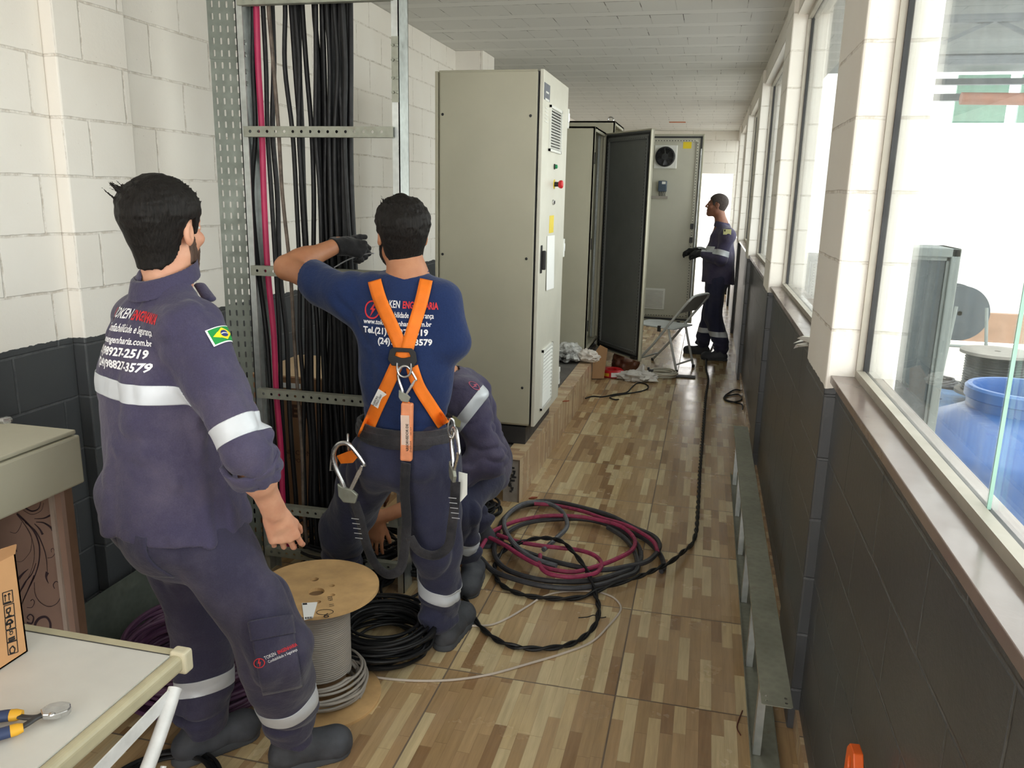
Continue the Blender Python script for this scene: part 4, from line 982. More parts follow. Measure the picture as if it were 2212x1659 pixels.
build('tank_neck', MB().lathe((2.12, 5.85, 0), [(.335, .36), (.335, .40), (.34, .46), (.355, .47), (.355, .53), (.34, .545), (.31, .545), (.30, .50), (.30, .30)], 56), blue, t)
build('tank_inside', MB().lathe((2.12, 5.85, 0), [(.30, .33), (.0001, .33)], 40), simple('tank_inside_grey', srgb(130, 138, 140), .6), t)
t = thing('cabinet_panel', (1.22, 5.05, GZ), 'grey steel cabinet frame with dark glass standing in the yard beside the column', 'cabinet')
fr_ = simple('grey_frame_paint', srgb(120, 128, 126), .5)
build('frame', MB().box((1.02, 5.0, GZ), (1.07, 5.35, 1.48)).box((1.33, 5.0, GZ), (1.38, 5.35, 1.48)).box((1.02, 5.0, 1.43), (1.38, 5.35, 1.48)).box((1.02, 5.0, GZ), (1.38, 5.35, GZ+.05)), fr_, t, bevel=.006)
build('inner_frame', MB().box((1.315, 5.02, GZ), (1.335, 5.04, 1.43)).box((1.07, 5.02, 1.41), (1.33, 5.04, 1.43)), fr_, t)
build('dark_panel', MB().box((1.05, 5.035, GZ+.02), (1.34, 5.05, 1.45)), simple('dark_panel_paint', srgb(52, 64, 68), .25, 0, .2, 4), t)
def spool(c, R, r, L, axis, label, mat, cab, cat='cable drum'):
    t = thing('cable_drum', c, label, cat); ma = {'y': 'y', 'z': 'z', 'x': 'x'}[axis]
    for s_ in (0, L): build('flange', MB().lathe(c, [(.03, s_-.015), (R, s_-.015), (R, s_+.015), (.03, s_+.015), (.03, s_-.015)], 40, ma), mat, t)
    pr_ = []
    n = 14
    for i in range(n): pr_ += [(r, .02+(L-.04)*i/n), (r+.015, .02+(L-.04)*(i+.5)/n)]
    build('wound_cable', MB().lathe(c, pr_+[(r, L-.02)], 40, ma), cab, t); return t
spool((3.28, 11.6, .33), .36, .2, .35, 'y', 'big grey cable drum standing on its rim in the yard', simple('weathered_drum', (.06, .075, .09), .8, 0, .2, 4), M['cable_dusty'])
spool((2.95, 9.0, -.16), .34, .27, .42, 'z', 'black cable drum lying flat in the yard behind the blue tank', simple('grey_drum_flange', srgb(120, 116, 110), .8, 0, .2, 4), simple('drum_cable', (.012, .015, .018), .5))
spool((2.50, 9.1, -.6), .55, .3, .30, 'z', 'low wide cable drum with blue flange in the yard', simple('blue_flange', srgb(60, 100, 140), .7, 0, .3, 4), simple('grey_yard_cable', (.05, .055, .055), .6))
for k, (x, y, z, R, mt, L_) in enumerate(((2.72, 10.4, -.30, .30, M['cable_dusty'], 'black hose coil in the yard left of the flat drum'), (3.0, 8.1, -.28, .36, simple('lilac_hose', srgb(120, 96, 130), .6), 'lilac hose coil in the yard behind the blue tank'), (3.7, 9.6, -.1, .4, M['cable_grey'], 'grey cable coil in the yard right of the flat drum'))):
    cable('hose_coil', coil((x, y, z-.3), R, 12, .04, .3, 31+k, jit=.03), .014, mt, L_, 'hose coil', n=2)
t = thing('pipe_rack', (3.5, 10.6, GZ), 'thin grey metal stand holding the big cable drum in the yard', 'stand')
build('frame', MB().cyl((3.05, 11.2, GZ), (3.15, 11.3, .45), .02).cyl((3.6, 11.2, GZ), (3.5, 11.3, .45), .02).cyl((3.1, 11.25, -.05), (3.55, 11.25, -.05), .018), fr_, t)
# shed with trusses beyond the yard wall
t = thing('open_shed', (8, 19, GZ), 'open industrial shed with steel trusses and pipes beyond the white yard wall', 'shed')
st = simple('shed_steel', (.10, .11, .12), .7, 0, .2, 2)
build('roof', MB().box((3.0, 16.6, 5.3), (16, 26, 5.4)), simple('shed_roof', (.12, .13, .13), .8), t)
for k, (y, z) in enumerate(((17, 4.9), (17, 4.2), (20, 4.7), (20, 3.9), (23, 4.6))): build('beam', MB().box((3.0, y, z), (16, y+.18, z+.14)), st, t)
for x in (3.2, 6.2, 9.2, 12.2):
    build('post', MB().box((x, 17, GZ), (x+.16, 17.16, 5.3)), st, t)
    build('truss_web', MB().beam((x, 17.08, 4.25), (x+1.5, 17.08, 4.95), .07, .07, (0, 1, 0)).beam((x+1.5, 17.08, 4.95), (x+3, 17.08, 4.25), .07, .07, (0, 1, 0)), st, t)
build('pipe', MB().cyl((4.4, 17.4, 3.65), (14, 17.4, 3.5), .11), simple('rusty_pipe', (.22, .10, .07), .7), t)
for k in range(3): build('green_sheet', MB().box((6.4+k*1.6, 25.8, 3.3), (7.7+k*1.6, 25.9, 5.2)), simple('green_sheet_%d' % k, (.24, .40, .32), .5), t)
# ---------------------------------------------------------------- sculpting engine: blended volumes -> one continuous surface
V = Vector
_rs = np.random.RandomState(5); _LAT = _rs.rand(24, 24, 24).astype(np.float32)
def vnoise(p, seed=0):
    q = p+seed*3.17; i = np.floor(q).astype(np.int64); f = (q-i).astype(np.float32); f = f*f*(3-2*f); i %= 24; j = (i+1) % 24
    a = _LAT
    def L(ix, iy, iz): return a[ix, iy, iz]
    x0, y0, z0 = i[:, 0], i[:, 1], i[:, 2]; x1, y1, z1 = j[:, 0], j[:, 1], j[:, 2]; fx, fy, fz = f[:, 0], f[:, 1], f[:, 2]
    c00 = L(x0, y0, z0)*(1-fx)+L(x1, y0, z0)*fx; c10 = L(x0, y1, z0)*(1-fx)+L(x1, y1, z0)*fx
    c01 = L(x0, y0, z1)*(1-fx)+L(x1, y0, z1)*fx; c11 = L(x0, y1, z1)*(1-fx)+L(x1, y1, z1)*fx
    return (c00*(1-fy)+c10*fy)*(1-fz)+(c01*(1-fy)+c11*fy)*fz
def ridged(p, seed=0): return 1-np.abs(2*vnoise(p, seed)-1)
class SDF:
    def __init__(s, lo, hi, h):
        s.h = h; s.lo = np.array(lo, np.float32); n = np.ceil((np.array(hi)-np.array(lo))/h).astype(int)+1; s.n = n
        s.ax = [(s.lo[k]+h*np.arange(n[k])).astype(np.float32) for k in range(3)]
        s.f = np.full(n, 1.0, np.float32)
    def _reg(s, lo, hi):
        sl = []
        for k in range(3):
            a = max(0, int((lo[k]-s.lo[k])/s.h)-1); b = min(s.n[k], int((hi[k]-s.lo[k])/s.h)+3)
            if b <= a: return None
            sl.append(slice(a, b))
        return tuple(sl)
    def _pts(s, sl): return np.meshgrid(*[s.ax[k][sl[k]] for k in range(3)], indexing='ij')
    def _join(s, sl, d, k, op):
        f = s.f[sl]
        if op == 'sub':
            d = -d; h = np.maximum(k-np.abs(f-d), 0)/k if k > 0 else 0; s.f[sl] = np.maximum(f, d)+(h*h*k/4 if k > 0 else 0)
        else:
            h = np.maximum(k-np.abs(f-d), 0)/k if k > 0 else 0; s.f[sl] = np.minimum(f, d)-(h*h*k/4 if k > 0 else 0)
    def cone(s, a, b, ra, rb, k=.02, flat=None, op='add'):
        a = np.array(a, np.float32); b = np.array(b, np.float32); m = max(ra, rb)+k+.03
        sl = s._reg(np.minimum(a, b)-m, np.maximum(a, b)+m)
        if sl is None: return s
        X, Y, Z = s._pts(sl); d = b-a; L2 = float(d @ d)+1e-9
        px, py, pz = X-a[0], Y-a[1], Z-a[2]
        t = np.clip((px*d[0]+py*d[1]+pz*d[2])/L2, 0, 1)
        px -= t*d[0]; py -= t*d[1]; pz -= t*d[2]
        sc = 1.
        if flat is not None:
            ax, fs = flat; ax = np.array(ax, np.float32); ax /= np.linalg.norm(ax)
            q = (px*ax[0]+py*ax[1]+pz*ax[2])*(1/fs-1); px += q*ax[0]; py += q*ax[1]; pz += q*ax[2]; sc = (1+fs)/2
        r = ra+(rb-ra)*t
        s._join(sl, ((np.sqrt(px*px+py*py+pz*pz)-r)*sc).astype(np.float32), k, op); return s
    def ell(s, c, r, R=None, k=.02, op='add'):
        c = np.array(c, np.float32); r = np.array(r, np.float32); m = float(max(r))+k+.03
        sl = s._reg(c-m, c+m)
        if sl is None: return s
        X, Y, Z = s._pts(sl); p = [X-c[0], Y-c[1], Z-c[2]]
        if R is not None: p = [p[0]*R[i][0]+p[1]*R[i][1]+p[2]*R[i][2] for i in range(3)]   # rows = axes
        q = [p[i]/r[i] for i in range(3)]; k0 = np.sqrt(q[0]**2+q[1]**2+q[2]**2); k1 = np.sqrt((q[0]/r[0])**2+(q[1]/r[1])**2+(q[2]/r[2])**2)+1e-6
        s._join(sl, (k0*(k0-1)/k1).astype(np.float32), k, op); return s
    def plane(s, p, n, lo=None, hi=None, k=0.0):
        """cut away the side the normal points to (inside the lo..hi region)"""
        lo = s.lo if lo is None else lo; hi = [s.ax[i][-1] for i in range(3)] if hi is None else hi
        sl = s._reg(lo, hi)
        if sl is None: return s
        X, Y, Z = s._pts(sl); n = np.array(n, float); n /= np.linalg.norm(n)
        d = ((X-p[0])*n[0]+(Y-p[1])*n[1]+(Z-p[2])*n[2]).astype(np.float32)
        s.f[sl] = np.maximum(s.f[sl], d); return s
    def ballcut(s, p, n, c, rad):
        """plane cut limited to a ball around c"""
        c = np.array(c, float); sl = s._reg(c-rad, c+rad)
        if sl is None: return s
        X, Y, Z = s._pts(sl); n = np.array(n, float); n /= np.linalg.norm(n)
        d = (X-p[0])*n[0]+(Y-p[1])*n[1]+(Z-p[2])*n[2]
        q = rad-np.sqrt((X-c[0])**2+(Y-c[1])**2+(Z-c[2])**2)
        s.f[sl] = np.maximum(s.f[sl], np.minimum(d, q)).astype(np.float32); return s
    def disp(s, fn, band=.045):
        m = np.abs(s.f) < band; i = np.nonzero(m)
        p = np.stack([s.ax[k][i[k]] for k in range(3)], 1).astype(np.float64)
        s.f[m] += fn(p).astype(np.float32); return s
    def inter(s, fn, band=.08):
        m = s.f < band; i = np.nonzero(m)
        p = np.stack([s.ax[k][i[k]] for k in range(3)], 1).astype(np.float64)
        s.f[m] = np.maximum(s.f[m], fn(p).astype(np.float32)); return s
    def mesh(s):
        f = s.f; ins = f < 0; n = s.n
        c = np.zeros(tuple(n-1), np.int8)
        for dx in (0, 1):
            for dy in (0, 1):
                for dz in (0, 1): c += ins[dx:n[0]-1+dx, dy:n[1]-1+dy, dz:n[2]-1+dz]
        act = (c > 0) & (c < 8); idx = np.nonzero(act); N = len(idx[0])
        vid = np.full(act.shape, -1, np.int64); vid[idx] = np.arange(N)
        I = np.stack(idx, 1); acc = np.zeros((N, 3)); cnt = np.zeros(N)
        cor = [(0,0,0),(1,0,0),(0,1,0),(1,1,0),(0,0,1),(1,0,1),(0,1,1),(1,1,1)]
        val = [f[I[:, 0]+q[0], I[:, 1]+q[1], I[:, 2]+q[2]] for q in cor]
        for a in range(8):
            for b in range(a+1, 8):
                if sum(abs(cor[a][k]-cor[b][k]) for k in range(3)) != 1: continue
                m = (val[a] < 0) != (val[b] < 0)
                t = np.where(m, val[a]/(val[a]-val[b]+1e-20), 0)
                A = np.array(cor[a]); B = np.array(cor[b]); acc += m[:, None]*(A+(B-A)*t[:, None]); cnt += m
        v = (I+acc/cnt[:, None])*s.h+s.lo
        F = []
        for ax in range(3):
            u, w_ = (ax+1) % 3, (ax+2) % 3
            sa = [slice(None)]*3; sb = [slice(None)]*3; sa[ax] = slice(0, -1); sb[ax] = slice(1, None)
            A = ins[tuple(sa)]; B = ins[tuple(sb)]; e = A != B
            ee = list(np.nonzero(e)); ok = np.ones(len(ee[0]), bool)
            for k in (u, w_): ok &= (ee[k] > 0) & (ee[k] < n[k]-1)
            ee = [q[ok] for q in ee]; fl_ = A[tuple(ee)]
            def cell(du, dw):
                q = [x.copy() for x in ee]; q[u] = q[u]-du; q[w_] = q[w_]-dw; return vid[tuple(q)]
            Q = np.stack([cell(1, 1), cell(0, 1), cell(0, 0), cell(1, 0)], 1)
            Q[~fl_] = Q[~fl_][:, ::-1]; F.append(Q)
        return v, np.concatenate(F)
def np_obj(name, v, F, mat, parent=None, smooth_iter=1):
    # light Laplacian smoothing
    for _ in range(smooth_iter):
        s_ = np.zeros_like(v); c = np.zeros(len(v))
        for k in range(4):
            for d in (1, 3): np.add.at(s_, F[:, k], v[F[:, (k+d) % 4]]); np.add.at(c, F[:, k], 1)
        v = v*.5+.5*s_/np.maximum(c, 1)[:, None]
    o0 = wpos(parent) if parent else V((0, 0, 0))
    vv = (v-np.array(o0)).astype(np.float32); me = bpy.data.meshes.new(name)
    me.vertices.add(len(vv)); me.vertices.foreach_set('co', vv.ravel()); me.loops.add(len(F)*4); me.loops.foreach_set('vertex_index', F.ravel().astype(np.int32))
    me.polygons.add(len(F)); me.polygons.foreach_set('loop_start', np.arange(0, len(F)*4, 4, dtype=np.int32))
    me.polygons.foreach_set('use_smooth', np.ones(len(F), bool)); me.update(calc_edges=True); me.validate()
    o = bpy.data.objects.new(name, me); COL.objects.link(o); me.materials.append(mat)
    if parent: o.parent = parent
    return o
def sobj(S, name, mat, parent, it=1):
    v, F = S.mesh(); return np_obj(name, v, F, mat, parent, it)
def tree_of(*obs):
    vs, fs = [], []
    for o in obs:
        w0 = wpos(o); n = len(vs); vs += [v.co+w0 for v in o.data.vertices]; fs += [tuple(i+n for i in p.vertices) for p in o.data.polygons]
    return BVHTree.FromPolygons(vs, fs)
def project(mb, tree, d, off=.002, dist=.6):
    d = V(d).normalized(); out = []
    for v in mb.v:
        v = V(v); hit = tree.ray_cast(v-d*dist, d, dist*2)
        out.append(hit[0]-d*off if hit[0] is not None else v)
    mb.v = out; return mb
def strap(mb, pts, wd, up, n=14, cross=4):
    """flat ribbon through pts, width wd, lying in the plane whose normal is up"""
    pts = smooth_path(pts, n); up = V(up).normalized(); vs = []; N = len(pts)
    for i, p in enumerate(pts):
        d = (pts[min(i+1, N-1)]-pts[max(i-1, 0)]).normalized(); s_ = d.cross(up).normalized()
        for k in range(cross+1): vs.append(p+s_*wd*(k/cross-.5))
    c = cross+1
    mb.add(vs, [(i*c+k, i*c+k+1, (i+1)*c+k+1, (i+1)*c+k) for i in range(N-1) for k in range(cross)], True); return mb
def band(src, name, p, n, half, mat, parent, flt=None, off=.002):
    """strip of the source surface between two planes, lifted off it"""
    bm = bmesh.new(); bm.from_mesh(src.data); w0 = wpos(src); n = V(n).normalized()
    for v in bm.verts: v.co += w0
    bmesh.ops.bisect_plane(bm, geom=bm.verts[:]+bm.edges[:]+bm.faces[:], plane_co=V(p)+n*half, plane_no=n, clear_outer=True)
    bmesh.ops.bisect_plane(bm, geom=bm.verts[:]+bm.edges[:]+bm.faces[:], plane_co=V(p)-n*half, plane_no=-n, clear_outer=True)
    if flt: bmesh.ops.delete(bm, geom=[f for f in bm.faces if not flt(f.calc_center_median())], context='FACES')
    bm.normal_update()
    for v in bm.verts: v.co += v.normal*off
    w1 = wpos(parent)
    for v in bm.verts: v.co -= w1
    me = bpy.data.meshes.new(name); bm.to_mesh(me); bm.free(); me.materials.append(mat)
    for q in me.polygons: q.use_smooth = True
    o = bpy.data.objects.new(name, me); COL.objects.link(o); o.parent = parent
    md = o.modifiers.new('s', 'SOLIDIFY'); md.thickness = .002; md.offset = -1
    return o
# ---- anatomy
def head_geo(S, c, Rv, Fv, U, s=1., ears=True, face=True, grow=0.):
    def q(r, f, u): return V(c)+V(Rv)*r*s+V(Fv)*f*s+V(U)*u*s
    RM = [list(Rv), list(Fv), list(U)]; g = grow
    S.ell(q(0, -.016, .030), ((.076+g)*s, (.098+g)*s, (.088+g)*s), RM, .02)
    S.ell(q(0, .030, -.040), ((.058+g)*s, (.066+g)*s, (.078+g)*s), RM, .03)
    S.cone(q(-.044, .0, -.066), q(0, .070, -.098), (.020+g)*s, (.020+g)*s, .03); S.cone(q(.044, .0, -.066), q(0, .070, -.098), (.020+g)*s, (.020+g)*s, .03)
    if face:
        S.cone(q(-.036, .082, .022), q(.036, .082, .022), .010*s, .010*s, .014)
        for e in (-1, 1):
            S.ell(q(e*.031, .104, .004), (.015*s, .015*s, .011*s), RM, .01, 'sub')
            S.ell(q(e*.031, .083, .004), (.0135*s,)*3, RM, .003)
            S.ell(q(e*.052, .062, -.022), (.016*s,)*3, RM, .02)
        S.cone(q(0, .092, .012), q(0, .115, -.026), .007*s, .011*s, .008)
        for e in (-1, 1): S.ell(q(e*.011, .104, -.030), (.009*s,)*3, RM, .006)
        S.cone(q(-.017, .093, -.056), q(.017, .093, -.056), .006*s, .006*s, .006); S.cone(q(-.014, .093, -.067), q(.014, .093, -.067), .007*s, .007*s, .006)
        S.cone(q(-.02, .105, -.0615), q(.02, .105, -.0615), .0018*s, .0018*s, .002, op='sub')
    if ears:
        for e in (-1, 1):
            S.ell(q(e*.080, -.012, -.006), (.009*s, .018*s, .031*s), RM, .006)
            S.ell(q(e*.090, -.008, -.003), (.009*s, .010*s, .019*s), RM, .004, 'sub')
def uline(tab, x):
    return np.interp(x, [t[0] for t in tab], [t[1] for t in tab])
HAIR_T = [(-.12, -.094), (-.06, -.092), (-.035, -.066), (-.012, .03), (.012, .032), (.020, -.012), (.040, -.004), (.052, .045), (.09, .068), (.12, .08)]
def hair_obj(c, Rv, Fv, U, mat, parent, s=1., h=.0035, top=.016, low=.004, tuft=.010, seed=1, spikes=(), tab=HAIR_T, name='hair'):
    c = V(c); S = SDF(np.array(c)-.19, np.array(c)+.17, h); head_geo(S, c, Rv, Fv, U, s, ears=False, face=False); S.cone(c-V(Fv)*.036-V(U)*.03, c-V(Fv)*.030-V(U)*.13, .052, .040, .03)
    Rn, Fn, Un = (np.array(a, float) for a in (Rv, Fv, U)); cn = np.array(c, float)
    def fn(p):
        d = p-cn; u = d @ Un/s; f = d @ Fn/s; r = d @ Rn/s
        off = low+(top-low)*np.clip((u-.0)/.07, 0, 1)
        q = np.stack([r*32, f*22, u*30], 1)
        n = ridged(q*1.0, seed)*.6+ridged(q*2.3, seed+3)*.4
        return -(off*s)-(n-.45)*tuft*s*np.clip((u+.03)/.08, .12, 1)
    S.disp(fn, .05)
    def reg(p):
        d = p-cn; u = d @ Un/s; f = d @ Fn/s; r = d @ Rn/s
        j = (vnoise(p*90, seed)-.5)*.010
        return ((uline(tab, f)+j)-u)*.7*s
    S.inter(reg)
    for a, b, r0 in spikes:
        pa = c+V(Rv)*a[0]+V(Fv)*a[1]+V(U)*a[2]; pb = c+V(Rv)*b[0]+V(Fv)*b[1]+V(U)*b[2]; S.cone(pa, pb, r0, .0012, .004)
    return sobj(S, name, mat, parent, 0)
BEARD_T = [(-.02, -.03), (.005, -.01), (.028, -.015), (.05, -.055), (.075, -.045), (.12, -.045)]
def beard_obj(c, Rv, Fv, U, mat, parent, s=1., h=.0035, th=.004):
    c = V(c); S = SDF(np.array(c)-.16, np.array(c)+.16, h); head_geo(S, c, Rv, Fv, U, s, ears=False, face=False)
    Rn, Fn, Un = (np.array(a, float) for a in (Rv, Fv, U)); cn = np.array(c, float)
    S.disp(lambda p: -(th+(vnoise(p*160, 4)-.5)*.003), .03)
    def reg(p):
        d = p-cn; u = d @ Un/s; f = d @ Fn/s; r = d @ Rn/s
        mouth = .016-np.sqrt(((u+.061)/1.0)**2+(r*.55)**2); mouth = np.where(f > .06, mouth, -1)
        return np.maximum(np.maximum((u-uline(BEARD_T, f))*.8, (.006-f)*.8), mouth)
    S.inter(reg); return sobj(S, 'beard', mat, parent, 0)
def rotv(v, ax, a): return Matrix.Rotation(a, 3, V(ax)) @ V(v)
def hand_geo(S, wst, d, n, curls, s=1., side=1, thumb=.5, g=0., spread=.06, tcurl=.3):
    """d: towards the fingers, n: back of the hand, side: +1 thumb lies along d x n"""
    d = V(d).normalized(); n = (V(n)-d*V(n).dot(d)).normalized(); t = d.cross(n)*side; wst = V(wst)
    L = [.092, .096, .090, .082]; ph = [(.040, .025, .021), (.044, .028, .022), (.041, .026, .021), (.033, .021, .019)]; rr = [.0088, .009, .0085, .0078]
    for i in range(4):
        o = (1.5-i)*.0205*s; k0 = wst+t*o*.75+d*.012; kn = wst+t*o+d*L[i]*s
        S.cone(k0, kn, .0135*s+g, .0115*s+g, .012)
    S.cone(wst-d*.02, wst+d*.03*s, .025*s+g, .026*s+g, .015, flat=(n, .68))
    for i in range(4):
        o = (1.5-i)*.0205*s; p = wst+t*o+d*L[i]*s; dd = rotv(d, n, -side*spread*(1.5-i)); ax = t*side
        a = 0
        for j in range(3):
            a += curls[i][j] if hasattr(curls[i], '__len__') else curls[i]
            dj = rotv(dd, dd.cross(n), -a); q = p+dj*ph[i][j]*s
            S.cone(p, q, (rr[i]-.0008*j)*s+g, (rr[i]-.0008*(j+1))*s+g, .0035); p = q
    p = wst+t*.022*s+d*.022*s-n*.006; dt = (d*math.cos(thumb)+t*math.sin(thumb)-n*.25).normalized()
    for j, (l_, r_) in enumerate(((.044, .0125), (.034, .0105), (.028, .0095))):
        q = p+dt*l_*s; S.cone(p, q, r_*s+g, (r_-.001)*s+g, .010 if j == 0 else .004); p = q; dt = (dt+(d*.5-n*.4-t*.3)*tcurl).normalized()
def boot(name, heel, toe, mat, parent, h=.005, hgt=.13, wd=.048, ank=None):
    heel = V(heel); toe = V(toe); d = (toe-heel); L_ = d.length; d.normalize(); z = V((0, 0, 1))
    lo = [min(heel[i], toe[i])-.12 for i in range(2)]+[-.01]; hi = [max(heel[i], toe[i])+.12 for i in range(2)]+[hgt+.12]
    zb = heel.z; lo[2] = zb-.01; hi[2] = zb+hgt+.12
    S = SDF(lo, hi, h)
    S.cone(heel+d*.035+z*.045, heel+d*.12+z*.050, .040, .044, .02); S.cone(heel+d*.12+z*.045, toe-d*.05+z*.036, .046, wd, .03)
    S.ell(toe-d*.055+z*.036, (.055, .055, .042), None, .03)
    a = ank if ank is not None else heel+d*.07
    S.cone(heel+d*.055+z*.05, V((a[0], a[1], zb+hgt)), .042, .047, .03)
    S.plane((0, 0, zb+.003), (0, 0, -1)); S.plane((0, 0, zb+hgt+.03), (0, 0, 1))
    S.disp(lambda p: (ridged(p*22, 3)-.5)*.004)
    o = sobj(S, name, mat, parent, 1)
    S = SDF([lo[0], lo[1], lo[2]], [hi[0], hi[1], zb+.05], .004)
    S.cone(heel+d*.038+z*.0, toe-d*.055+z*.0, .045, .054, .02); S.plane((0, 0, zb+.024), (0, 0, 1)); S.plane((0, 0, zb+.001), (0, 0, -1))
    sobj(S, 'sole', M['sole'], o, 0)
    return o
M['sole'] = simple('boot_sole', srgb(66, 68, 72), .8, 0, .15)
M['boot'] = simple('dusty_boot_leather', srgb(62, 64, 70), .7, 0, .35, 10, .3, 120)
def skin_mat(name, c, c2):
    t = NT(name); o = t.obj(); n = t.noise(12, 4, .6, o)
    t.l.new(t.mix(t.maprange(n, .35, .7), c4(c), c4(c2)), t.b.inputs['Base Color']); t.b.inputs['Roughness'].default_value = .52
    t.b.inputs['Subsurface Weight'].default_value = .12; t.b.inputs['Subsurface Radius'].default_value = (.01, .004, .002); t.b.inputs['Subsurface Scale'].default_value = .5
    t.l.new(t.bump(t.noise(350, 2, .5, o), .15, .001), t.b.inputs['Normal']); return t.m
M['skin_a'] = skin_mat('fair_skin', srgb(208, 158, 130), srgb(190, 132, 106)); M['skin_b'] = skin_mat('tanned_skin', srgb(182, 128, 94), srgb(166, 108, 76))
M['skin_d'] = skin_mat('brown_skin', srgb(140, 94, 74), srgb(120, 76, 58))
def hair_mat(name, c):
    t = NT(name); o = t.obj(); x, y, z = t.xyz(o); n = t.noise(1., 3, .6, t.comb(t.math('MULTIPLY', x, 220.), t.math('MULTIPLY', y, 220.), t.math('MULTIPLY', z, 40.)))
    t.l.new(t.mix(t.maprange(n, .35, .7), c4(c), c4([q*2.4+.004 for q in c])), t.b.inputs['Base Color']); t.b.inputs['Roughness'].default_value = .55
    t.b.inputs['Specular IOR Level'].default_value = .15
    t.l.new(t.bump(n, .8, .003), t.b.inputs['Normal']); return t.m
M['hair'] = hair_mat('dark_hair', (.006, .005, .0045)); M['hair_d'] = hair_mat('cropped_hair', (.035, .028, .026)); M['beard'] = hair_mat('short_beard', (.05, .03, .022))
M['navy'] = cloth_mat('faded_navy_workwear', srgb(64, 60, 84), dust=srgb(112, 104, 118), damt=.45)
M['navy_w'] = cloth_mat('worn_navy_trousers', srgb(52, 50, 70), dust=srgb(104, 98, 112), damt=.45)
M['navy_dk'] = cloth_mat('dark_navy_trousers', srgb(46, 48, 70), dust=srgb(88, 84, 96), damt=.3)
M['tee'] = cloth_mat('navy_cotton', srgb(28, 44, 84), dust=srgb(50, 66, 104), damt=.25, weave=.05)
M['reflect'] = simple('silver_reflective_tape', srgb(196, 200, 206), .42, .1, .08, 8)
M['txtw'] = simple('white_print', srgb(232, 232, 236), .7); M['txtr'] = simple('red_print', srgb(206, 44, 52), .7)
M['orange'] = simple('orange_webbing', srgb(236, 120, 20), .65, 0, .12, 12, .25, 300); M['belt'] = cloth_mat('black_webbing', srgb(38, 38, 42), damt=.2)
M['glove'] = cloth_mat('black_glove_knit', (.012, .012, .013), damt=.05)
M['eye'] = simple('eye_white', (.6, .58, .55), .2)
# ---------------------------------------------------------------- people
def Pq(x, y, Y): return P(x, y, 1, Y)
def nrm(v): return V(v).normalized()
UP = V((0, 0, 1))
def logo_lines(W_, full=True):
    """the printed block: list of (text, size, x, y, colour, sx, bold)"""
    return [('TOKEN', .040, .075, .135, 'txtw', .62, .0006), ('ENGENHARIA', .038, .168, .135, 'txtr', .60, .0012),
            ('Confiabilidade e Segurança', .031, .085, .098, 'txtw', .62, .0005),
            ('www.tokenengenharia.com.br', .0265, .0, .066, 'txtw', .88, .0006),
            ('Tel.(21)98927-2519', .034, .0, .030, 'txtw', 1.0, .0012), ('(24)98827-3579', .034, .068, -.008, 'txtw', 1.0, .0012)]
def logo_disc(mb, mt, r):
    n = 40; vs = [V((math.cos(a)*q, math.sin(a)*q, 0)) for a in [2*math.pi*i/n for i in range(n+1)] for q in (r, r*.84)]
    mb.add([mt @ v for v in vs], [(2*i, 2*i+1, 2*i+3, 2*i+2) for i in range(n)])
    bolt = [(.25, .8), (-.35, -.02), (-.02, -.02), (-.3, -.9), (.45, .15), (.1, .15), (.45, .8)]
    mb.add([mt @ V((x*r*.9, y*r*.95, 0)) for x, y in bolt], [(0, 1, 2, 5, 6), (2, 3, 4, 5)])
def print_block(tree, org, X, Y, d, parent, scale=1., off=.0025, wob=0.):
    mt = frame(org, X, Y); ms = {'txtw': MB(), 'txtr': MB()}
    for body, size, x, y, cl, sx, bd in logo_lines(0):
        text_on(ms[cl], body, size*scale, mt @ Matrix.Translation((x*scale, y*scale, 0)), sx=sx, bold=bd*scale)
    logo_disc(ms['txtr'], mt @ Matrix.Translation((.035*scale, .120*scale, 0)), .036*scale)
    for k, mb in ms.items():
        # split long edges so the print can follow the cloth
        project(mb, tree, d, off); build('printed_text', mb, M[k], parent, autosmooth=False)

# ======== worker at the left, seen from behind
FA = nrm((.49, .872, 0)); RA = nrm((.872, -.49, 0)); FH = nrm((.03, 1, 0)); RH_ = nrm((1, -.03, 0))
pA = thing('person', (-1.33, 1.80, 0), 'person in faded navy workwear with a Brazilian flag on the sleeve, standing at left', 'person')
oA = V((-1.365, 1.80, 0))
def A(r, f, z): return oA+RA*r+FA*f+UP*z
hA = Pq(355, 497, 1.80); neckA = Pq(368, 603, 1.80)
rs, re_, rw = A(.175, -.0, 1.378), Pq(532, 975, 1.65), Pq(592, 1104, 1.78)
ls, le, lw = A(-.175, .02, 1.345), A(-.24, .10, 1.11), V((-1.52, 1.96, 1.14))
rh, rk_, ra = A(.095, 0, .88), Pq(596, 1400, 1.80), V((-1.125, 1.93, .10))
lh, lk, la = A(-.09, 0, .88), A(-.10, .10, .48), V((-1.415, 1.93, .10))
S = SDF((-1.75, 1.45, 0), (-.85, 2.3, 1.78), .0045)
head_geo(S, hA, RH_, FH, UP)
S.cone(hA-FH*.025-UP*.05, neckA-FA*.01, .051, .053, .03); S.cone(neckA, A(0, 0, 1.32), .052, .055, .03)
S.cone(A(0, .01, 1.32), A(0, 0, 1.0), .13, .12, .05, flat=(FA, .7)); S.cone(ls-UP*.015, rs-UP*.015, .045, .045, .04)
S.cone(rs, re_, .044, .036, .02); S.cone(re_, rw, .038, .030, .02, flat=None); S.cone(re_.lerp(rw, .38), re_.lerp(rw, .42), .041, .041, .03)
S.cone(ls, le, .05, .042, .02); S.cone(le, lw, .042, .030, .02)
for h_, k_, a_ in ((rh, rk_, ra), (lh, lk, la)): S.cone(h_, k_, .085, .055, .04); S.cone(k_, a_, .052, .036, .03)
S.cone(A(0, 0, 1.0), A(0, 0, .88), .12, .13, .05, flat=(FA, .75))
